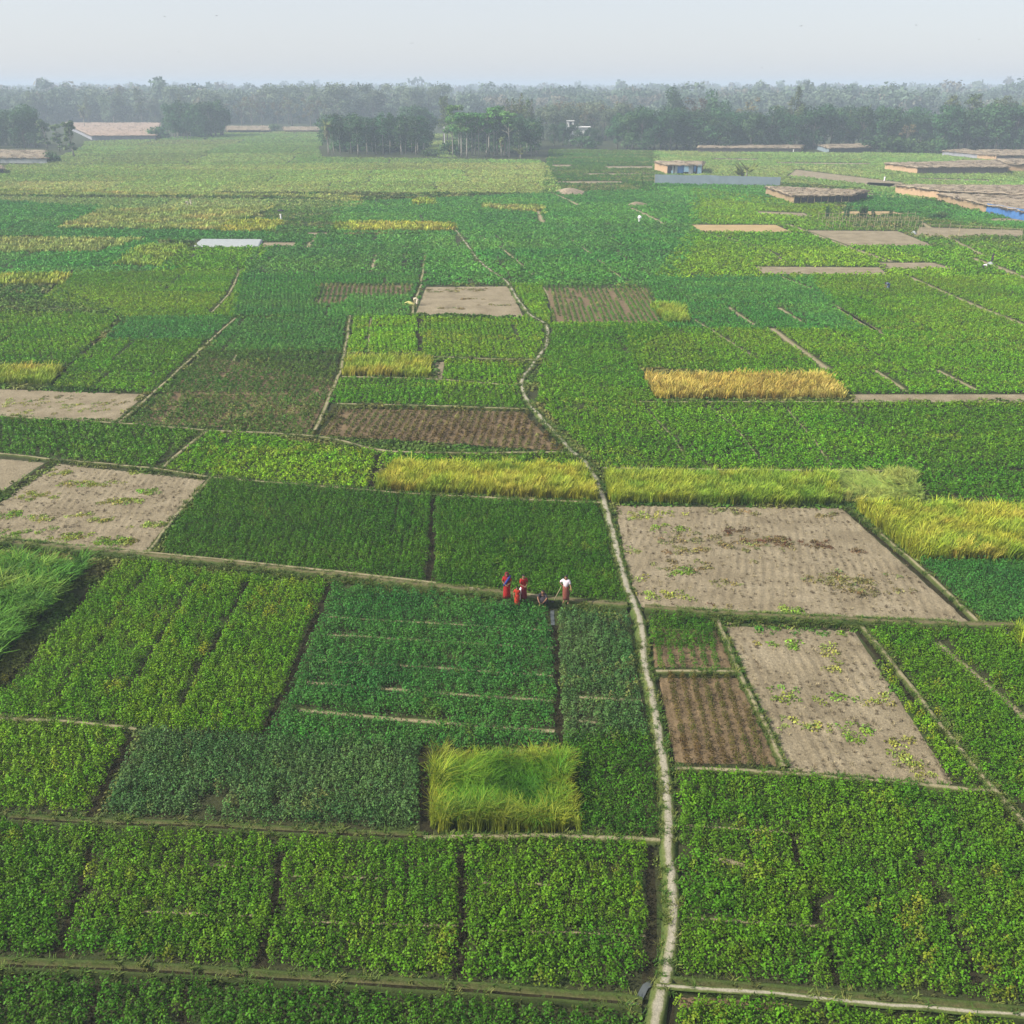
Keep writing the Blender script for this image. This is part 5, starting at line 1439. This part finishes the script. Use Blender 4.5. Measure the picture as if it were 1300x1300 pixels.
def person(px, py, h, facing, label, pose=STAND, top=None, low=None, low_kind='lungi', hair=True, scarf=None, over=None, z=0.0, group=None, fingers=True):
    """facing: angle of the look direction, 0 = towards the camera, positive turns to the left side of the picture"""
    x, y, _ = W(px, py, z)
    r = empty('person', (x, y, z), math.radians(-facing)); s = h / 1.66; r.scale = (s, s, s)
    tag(r, label, 'person', group)
    J = {k: Vector(v) for k, v in pose.items()}
    names = ['pelvis', 'belly', 'chest', 'neck', 'head', 'crown']
    V, E, Rr = [], [], []
    ix = {}
    def add(k, p, rad, par=None):
        ix[k] = len(V); V.append(tuple(p)); Rr.append(rad)
        if par: E.append((ix[par], ix[k]))
    prev = None
    for k in names: add(k, J[k], RAD[k], prev); prev = k
    fwd = Vector((0, -1, 0)) if (J['crown'] - J['neck']).z > .08 else Vector((0, -.25, -1)).normalized()
    add('nose', J['head'] + fwd * .105 - (J['crown'] - J['head']) * .05, .016, 'head')
    for sd in ('L', 'R'):
        sg = 1 if sd == 'L' else -1
        add('ear' + sd, J['head'] + Vector((sg * .092, .01, 0)), .014, 'head')
        add('hip' + sd, J['hip' + sd], RAD['hip'], 'pelvis'); add('knee' + sd, J['knee' + sd], RAD['knee'], 'hip' + sd); add('ank' + sd, J['ank' + sd], RAD['ank'], 'knee' + sd); add('toe' + sd, J['toe' + sd], RAD['toe'], 'ank' + sd)
        add('sh' + sd, J['sh' + sd], RAD['sh'], 'chest'); add('el' + sd, J['el' + sd], RAD['el'], 'sh' + sd); add('wr' + sd, J['wr' + sd], RAD['wr'], 'el' + sd)
        d = (J['wr' + sd] - J['el' + sd]).normalized(); a = d.cross(Vector((sg, 0, .01))).normalized(); pl = d.cross(a)
        palm = J['wr' + sd] + d * .06; add('palm' + sd, palm, .030, 'wr' + sd)
        if fingers:
            for f in range(4):
                b = palm + d * .035 + a * (.021 * (f - 1.5)); add('f%d' % f + sd, b, .010, 'palm' + sd)
                ln = (.060, .072, .066, .050)[f]; add('g%d' % f + sd, b + d * ln * .75 + pl * .018, .008, 'f%d' % f + sd); add('h%d' % f + sd, b + d * ln * 1.05 + pl * .045, .007, 'g%d' % f + sd)
            add('tA' + sd, palm - a * .035 - d * .01, .011, 'palm' + sd); add('tB' + sd, palm - a * .052 + d * .035 + pl * .015, .009, 'tA' + sd)
    link('body', skin_obj(V, E, Rr, 'body', M_SKIN), r)
    hd, cr = J['head'], J['crown']; up = (cr - hd).normalized()
    # eyes and hair
    side = Vector((1, 0, 0))
    for sg in (-1, 1):
        e = bmesh.new(); bmesh.ops.create_uvsphere(e, u_segments=8, v_segments=6, radius=.014)
        me = bpy.data.meshes.new('eye'); e.to_mesh(me); e.free(); me.materials.append(M_HAIR)
        q = link('eye', me, r); q.location = hd + fwd * .075 + up * .018 + side * (.032 * sg)
    if hair:
        e = bmesh.new(); bmesh.ops.create_uvsphere(e, u_segments=14, v_segments=9, radius=1)
        for v in list(e.verts):
            if v.co.z < -.35 or (v.co.y < -.55 and v.co.z < .35): e.verts.remove(v)
        me = bpy.data.meshes.new('hair'); e.to_mesh(me); e.free(); me.materials.append(M_HAIR)
        q = link('hair', me, r); q.scale = (.098, .108, .105); q.location = hd + up * .04 - fwd * .012
        q.rotation_euler = (0, 0, 0) if fwd.y < -.9 else (math.radians(75), 0, 0)
    if scarf:
        m = MB(); c = hd + up * .03 - fwd * .02
        m.loft([((c.x, c.y + .05, c.z - .36), .20, .15), ((c.x, c.y + .04, c.z - .22), .155, .13), ((c.x, c.y + .03, c.z - .08), .118, .115), ((c.x, c.y + .02, c.z + .03), .115, .115), ((c.x, c.y + .015, c.z + .09), .085, .09), ((c.x, c.y + .015, c.z + .118), .03, .03)], 14, .05)
        m.build('headscarf', scarf, r, True)
    if top:   # sleeved garment over chest, belly, shoulders and upper arms
        V2 = [J['pelvis'].lerp(J['belly'], .2), J['belly'], J['chest'], J['chest'].lerp(J['neck'], .55), J['shL'], J['shL'].lerp(J['elL'], .85), J['shR'], J['shR'].lerp(J['elR'], .85)]
        link('shirt', skin_obj([tuple(v) for v in V2], [(0, 1), (1, 2), (2, 3), (2, 4), (4, 5), (2, 6), (6, 7)], [.158, .15, .165, .075, .085, .07, .085, .07], 'shirt', top), r)
    if low:
        m = MB()
        P_, K, A_ = J['pelvis'], (J['kneeL'] + J['kneeR']) / 2, (J['ankL'] + J['ankR']) / 2
        if pose is SQUAT:
            m.loft([((0, .10, .10), .24, .20), ((0, .0, .22), .30, .30), ((0, -.06, .38), .29, .30), ((0, -.04, .50), .20, .22), ((0, .0, .56), .15, .14)], 16, .06)
        else:
            b = J['belly']; ln = .16 if low_kind == 'sari' else .30 if low_kind == 'lungi' else .22
            e = A_.lerp(K, .12 if low_kind == 'sari' else .40)
            fl = .22 if low_kind == 'sari' else .19
            m.loft([((e.x, e.y, e.z), fl, fl * .8), ((A_.lerp(K, .7)).to_tuple(), fl * .92, fl * .78), (K.to_tuple(), .19, .165), ((P_.lerp(K, .35)).to_tuple(), .185, .16), (P_.to_tuple(), .18, .15), (b.to_tuple(), .152, .135)], 18, -.10, waves=7)
        m.build('sari' if low_kind == 'sari' else 'lungi', low, r, True)
    if over:   # loose cloth from one shoulder across the body and hanging behind
        a, b = J['shL'], J['pelvis']
        m = MB(); m.tube([a + Vector((0, .1, -.35)), a + Vector((0, .10, .02)), a + Vector((-.02, -.08, .03)), J['belly'] + Vector((-.08, -.16, 0)), b + Vector((-.17, -.04, -.02))], [.05, .075, .07, .07, .05], 8)
        m.build('shawl', over, r, True)
    return r


P_BASE = .26
STANDHIP = dict(STAND, elR=(-.36, .03, 1.15), wrR=(-.17, -.02, 1.00), elL=(.26, -.05, 1.12), wrL=(.36, -.24, 1.00), kneeL=(.13, -.03, .47), ankL=(.15, .0, .07), toeL=(.17, -.17, .03))
HOLD = dict(STAND, elL=(.23, -.06, 1.10), wrL=(.06, -.22, 1.02), elR=(-.23, -.06, 1.10), wrR=(-.06, -.22, 1.00))
WALK = dict(STAND, ankL=(.10, -.16, .07), kneeL=(.10, -.14, .48), toeL=(.11, -.32, .04), ankR=(-.10, .16, .09), kneeR=(-.10, .04, .47), toeR=(-.11, .02, .03), elR=(-.26, -.05, 1.12), wrR=(-.22, -.24, .98))
person(643.5, 761, 1.66, 0, 'woman in a red sari with a blue shawl, leftmost on the bund', HOLD, top=M_RED, low=M_RED, low_kind='sari', over=M_BLUECL, z=.30, scarf=M_MAROON)
person(656.5, 770, 1.22, 10, 'child in an orange red dress in front of the two women on the bund', WALK, top=M_ORANGE, low=M_ORANGE, low_kind='sari', z=.06)
r = person(664.5, 762, 1.58, -25, 'woman in a maroon dress with white cloth at her side, on the bund', HOLD, top=M_RED, low=M_MAROON, low_kind='sari', z=.30)
m = MB(); m.loft([((-.26, .02, .12), .13, .10), ((-.27, .02, .35), .12, .09), ((-.22, .0, .62), .09, .07), ((-.16, -.02, .88), .05, .04)], 12, .10); m.build('white_shawl', M_WHITECL, r, True)
person(689.5, 768, 1.66, 15, 'man in dark clothes squatting on the bund between the others', SQUAT, top=M_DARKCL, low=M_DARKCL, z=.16)
person(718, 765, 1.66, 20, 'man in a white shirt and brown checked lungi with a hand on his hip', STANDHIP, top=M_PINKW, low=M_PLAID, z=.30)
# his hoe
x0, y0, _ = W(703, 763, .3); x1, y1, _ = W(711.5, 764, .3)
m = MB(); m.tube([(x0, y0, .32), (x1 + .02, y1, 1.22)], .022, 7)
r = tag(empty('hoe', (0, 0, 0)), 'long handled hoe leaning from the hand of the man in the white shirt', 'hoe'); m.build('handle', M_POLE, r)
MB().box(x0 - .16, x0 + .02, y0 - .09, y0 + .09, .27, .30).build('blade', M_DARK, r)
# people far off
person(1259, 334, 1.6, 90, 'person in black standing by the dry track near the right edge', STAND, top=M_DARKCL, low=M_DARKCL, low_kind='sari', scarf=M_DARKCL, fingers=False)
heap('white_sack', 1257, 335.5, .55, .42, M_WHITE, 'white sack at the feet of the person in black', 'sack', 11)
person(1248, 344, 1.6, -90, 'person in a white shirt bending over beside the dry track near the right edge', BENT, top=M_WHITECL, low=M_DARKCL, fingers=False)
person(1127, 368, 1.6, 80, 'person in grey blue clothes bending down alone in the right hand green field', BENT, top=M_GREYBLUE, low=M_GREYBLUE, low_kind='sari', scarf=None, fingers=False)
person(811.5, 283, 1.6, 20, 'person in white carrying a big white bundle in the far green field', HOLD, top=M_WHITECL, low=M_WHITECL, fingers=False)
x, y, _ = W(811.5, 283)
o = bmesh.new(); bmesh.ops.create_icosphere(o, subdivisions=3, radius=.4)
for v in o.verts: v.co *= 1 + .08 * math.sin(9 * v.co.x) * math.cos(7 * v.co.z)
me = bpy.data.meshes.new('bundle'); o.to_mesh(me); o.free(); me.materials.append(M_WHITECL)
o = link('white_bundle', me); o.location = (x, y - .35, 1.15); tag(o, 'round white bundle held by the person in the far green field', 'bundle')
r = person(357, 280, 1.6, 0, 'person in white standing under a black umbrella by the yellow rice block', STAND, top=M_WHITECL, low=M_WHITECL, low_kind='sari', fingers=False)
x, y, _ = W(357, 280)
r = tag(empty('umbrella', (x + .1, y - .2, 0)), 'open black umbrella over the person in white at the yellow rice block', 'umbrella')
MB().loft([((0, 0, 1.95), .82, .82), ((0, 0, 2.12), .62, .62), ((0, 0, 2.24), .3, .3), ((0, 0, 2.29), .03, .03)], 16).build('canopy', M_DARKCL, r, True)
MB().tube([(0, 0, 1.0), (0, 0, 2.35)], .015, 6).build('shaft', M_DARK, r)
person(238.5, 261, 1.6, 60, 'left one of two people in cream working in the pale far stand', BENT, top=M_CREAM, low=M_CREAM, z=.4, fingers=False)
person(242.5, 261, 1.6, -60, 'right one of two people in cream working in the pale far stand', WALK, top=M_CREAM, low=M_CREAM, z=.2, fingers=False)
person(1122.5, 231, 1.65, 40, 'person in white walking on the pale far track left of the tan walls', WALK, top=M_WHITECL, low=M_WHITECL, low_kind='sari', fingers=False)
person(529.5, 388, 1.6, 95, 'person in cream bending over at the corner of the bare square', BENT, top=M_CREAM, low=M_CREAM, fingers=False)
person(1007, 194, 1.6, 0, 'tiny figure in white before the long low garden at the back', STAND, top=M_WHITECL, low=M_WHITECL, low_kind='sari', fingers=False)

# birds
M_BIRD = plain('dark_feathers', (.05, .045, .05), .7, .2, 5)
bird0 = None
for k, (px, py, d) in enumerate([(227, 66, 120), (275, 20, 110), (209, 21, 115), (523, 55, 120), (967, 86, 120), (1017, 33, 115), (1163, 32, 110), (1243, 50, 115)]):
    x, y = (px - 650) / FPX, -(py - 650) / FPX
    p = Vector((x, cp + sp * y, -sp + cp * y)); p = Vector((0, 0, CAM_H)) + p * (d / p.y)
    if bird0 is None:
        m = MB(); m.tube([(0, -.20, 0), (0, -.12, .005), (0, 0, .01), (0, .12, 0), (0, .22, 0)], [.012, .03, .038, .025, .03], 7)
        for sg in (-1, 1):
            for dz in (0, .012):
                pass
            m.add([(sg * .02, -.08, .01), (sg * .22, -.10, .07), (sg * .40, .04, .02), (sg * .20, .06, .05), (sg * .02, .08, .01),
                   (sg * .02, -.08, .022), (sg * .22, -.10, .082), (sg * .40, .04, .03), (sg * .20, .06, .062), (sg * .02, .08, .022)],
                  [(0, 1, 3, 4), (1, 2, 3), (5, 9, 8, 6), (6, 8, 7), (0, 5, 6, 1), (1, 6, 7, 2), (2, 7, 8, 3), (3, 8, 9, 4)])
        o = bird0 = m.build('bird', M_BIRD, None, True)
    else:
        o = bird0.copy(); COL.objects.link(o)
    o.location = p; o.rotation_euler = (random.uniform(-.2, .2), random.uniform(-.5, .5), random.uniform(0, 6.28))
    s = random.uniform(.38, .6); o.scale = (s, s, s)
    tag(o, 'small dark bird gliding in the pale sky', 'bird', 'birds in the sky')
